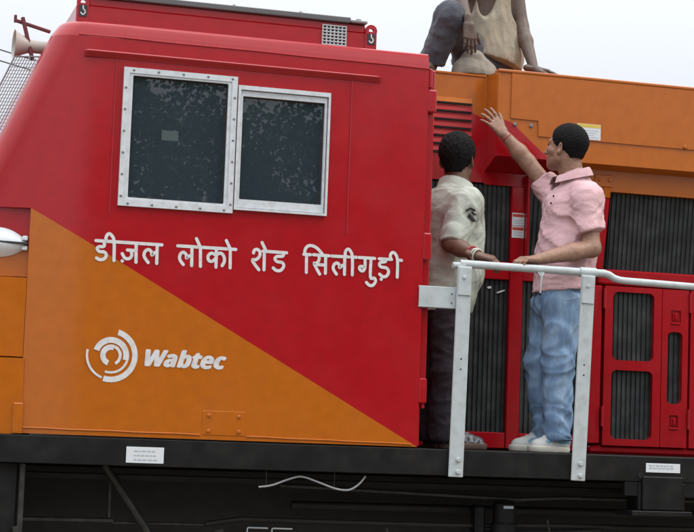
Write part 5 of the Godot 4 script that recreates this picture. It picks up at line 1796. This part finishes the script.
func man_roof() -> void:
	var P := thing("person", "person in beige vest sitting on the orange roof, leaning on one straight arm", "person")
	var c := Vector3(0.685, 4.435, -1.08)
	var f := Vector3(-0.30, -0.12, 0.94).normalized()
	var u := (Vector3.UP - f * f.y).normalized()
	var neck := Vector3(0.70, 4.275, -1.10)
	var ls := Vector3(0.856, 4.180, -1.10)
	var le := Vector3(0.882, 3.955, -1.05)
	var lw := Vector3(0.892, 3.680, -0.87)
	var rs := Vector3(0.555, 4.165, -1.07)
	var re := Vector3(0.470, 4.050, -0.92)
	var rw := Vector3(0.476, 3.880, -0.79)
	var rh := Vector3(0.640, 3.735, -1.12)
	var rk := Vector3(0.392, 3.925, -0.86)
	var ra := Vector3(0.335, 3.665, -1.00)
	var lh := Vector3(0.765, 3.735, -1.13)
	var lk := Vector3(0.560, 3.71, -1.02)
	var la := Vector3(0.60, 3.68, -1.32)
	var body := Mb.new()
	head_field(c, f, u, neck).into(body)
	var s := Sdf.new(Vector3(0.20, 3.58, -1.45), Vector3(1.02, 4.34, -0.68), 0.011)
	s.cap(neck, Vector3(0.705, 4.16, -1.11), 0.055, 0.08, 0.05)
	s.cap(rs, ls, 0.060, 0.060, 0.06)
	s.cap(Vector3(0.71, 4.10, -1.12), Vector3(0.705, 3.80, -1.13), 0.150, 0.125, 0.06, Vector3(0, 0, 1), 0.75)
	s.cap(ls, le, 0.047, 0.040, 0.03); s.cap(le, le.lerp(lw, 0.35), 0.039, 0.039, 0.02); s.cap(le.lerp(lw, 0.35), lw, 0.039, 0.026, 0.02)
	s.cap(rs, re, 0.047, 0.040, 0.03); s.cap(re, rw + Vector3(0, 0.02, -0.01), 0.039, 0.021, 0.02)
	s.cap(rh, rk, 0.075, 0.056, 0.03); s.cap(rk, rk.lerp(ra, 0.4), 0.054, 0.056, 0.03); s.cap(rk.lerp(ra, 0.4), ra, 0.056, 0.034, 0.03)
	s.cap(lh, lk, 0.075, 0.055, 0.03); s.cap(lk, la, 0.05, 0.035, 0.03)
	s.cap(ra, ra + Vector3(-0.06, -0.03, 0.14), 0.034, 0.026, 0.02)
	s.cut(Vector3(0.5, 3.612, -1), Vector3.DOWN)
	s.into(body)
	hand(body, lw, Vector3(0.70, -0.18, 0.42), Vector3(0.2, 0.97, 0.1), Vector3(-0.4, 0, 0.9), [12, 4, 4], 0.10, 10.0)
	hand(body, rw, Vector3(0.10, -0.97, 0.12), Vector3(0.15, 0.15, 0.97), Vector3(1.0, 0.1, 0), [10, 14, 12], 0.05)
	put("body", body, M.skin_c, P)
	var hr := Mb.new()
	hair_field(c, f, u, 0.012, 0.072, noise(60.0, 3, 8), 0.006).into(hr)
	put("hair", hr, M.black_hair, P)
	eyes(P, c, f, u)
	# vest: deep arm holes, wide neck
	var t := Sdf.new(Vector3(0.46, 3.66, -1.32), Vector3(0.96, 4.30, -0.92), 0.008)
	t.cap(Vector3(0.712, 4.10, -1.115), Vector3(0.715, 3.93, -1.12), 0.155, 0.155, 0.05, Vector3(0, 0, 1), 0.80)
	t.cap(Vector3(0.715, 3.93, -1.12), Vector3(0.735, 3.76, -1.10), 0.155, 0.170, 0.05, Vector3(0, 0, 1), 0.86)
	for e in [-1.0, 1.0]:
		t.cap(Vector3(0.708 + 0.085 * e, 4.05, -1.10), Vector3(0.706 + 0.085 * e, 4.21, -1.10), 0.060, 0.058, 0.03, Vector3(0, 0, 1), 1.0)
	t.ruffle(ridged(6.0, 52), -0.012, Vector3(1.6, 0.5, 1.0))
	t.ell(Vector3(0.665, 4.17, -0.98), Vector3(0.062, 0.20, 0.12), Basis(Vector3(0, 0, 1), -0.10), 0.015, true)
	for e in [-1.0, 1.0]:
		t.ell(Vector3(0.715 + 0.195 * e, 4.11, -1.09), Vector3(0.115 if e > 0 else 0.085, 0.19, 0.25), Basis.IDENTITY, 0.015, true)
	t.cut(Vector3(0.7, 3.735, -1.1), Vector3(-0.25, -1, 0.1))
	t.cut(Vector3(0.7, 4.245, -1.1), Vector3.UP)
	var sh := Mb.new()
	t.into(sh)
	put("vest", sh, M.vest_cotton, P)
	# trousers rolled at the shin
	var j := Sdf.new(Vector3(0.22, 3.59, -1.44), Vector3(0.95, 4.04, -0.74), 0.0095)
	j.cap(Vector3(0.63, 3.73, -1.14), Vector3(0.775, 3.73, -1.14), 0.115, 0.115, 0.04)
	j.cap(rh, rk, 0.098, 0.074, 0.03); j.cap(rk, rk.lerp(ra, 0.88), 0.076, 0.070, 0.03)
	j.cap(lh, lk, 0.098, 0.074, 0.03); j.cap(lk, lk.lerp(la, 0.8), 0.072, 0.066, 0.03)
	j.ruffle(ridged(7.0, 62), -0.009, Vector3(1, 1, 1))
	j.cut(Vector3(0.5, 3.612, -1), Vector3.DOWN)
	j.cut(rk.lerp(ra, 0.90), (ra - rk).normalized())
	var jm := Mb.new()
	j.into(jm)
	put("trousers", jm, M.slate_cloth, P)
	settle(P, Vector3(0.66, 3.61, -1.1))
	# cloth bundle at the roof edge
	var b := Sdf.new(Vector3(0.38, 3.58, -1.05), Vector3(0.82, 3.84, -0.80), 0.0065)
	b.cap(Vector3(0.545, 3.655, -0.93), Vector3(0.556, 3.700, -0.93), 0.090, 0.072, 0.05)
	b.cap(Vector3(0.495, 3.630, -0.92), Vector3(0.635, 3.630, -0.92), 0.050, 0.062, 0.06)
	b.cap(Vector3(0.620, 3.650, -0.93), Vector3(0.735, 3.628, -0.95), 0.045, 0.016, 0.04)
	b.ruffle(noise(9.0, 2, 72), 0.010, Vector3(1, 0.8, 1))
	b.cut(Vector3(0.5, 3.6185, -1), Vector3.DOWN)
	var bm := Mb.new()
	b.into(bm)
	var bo := put("cloth_bundle", bm, M.sack_cloth, self)
	tag(bo, "dusty beige cloth bundle on the roof edge in front of the seated person", "bundle")
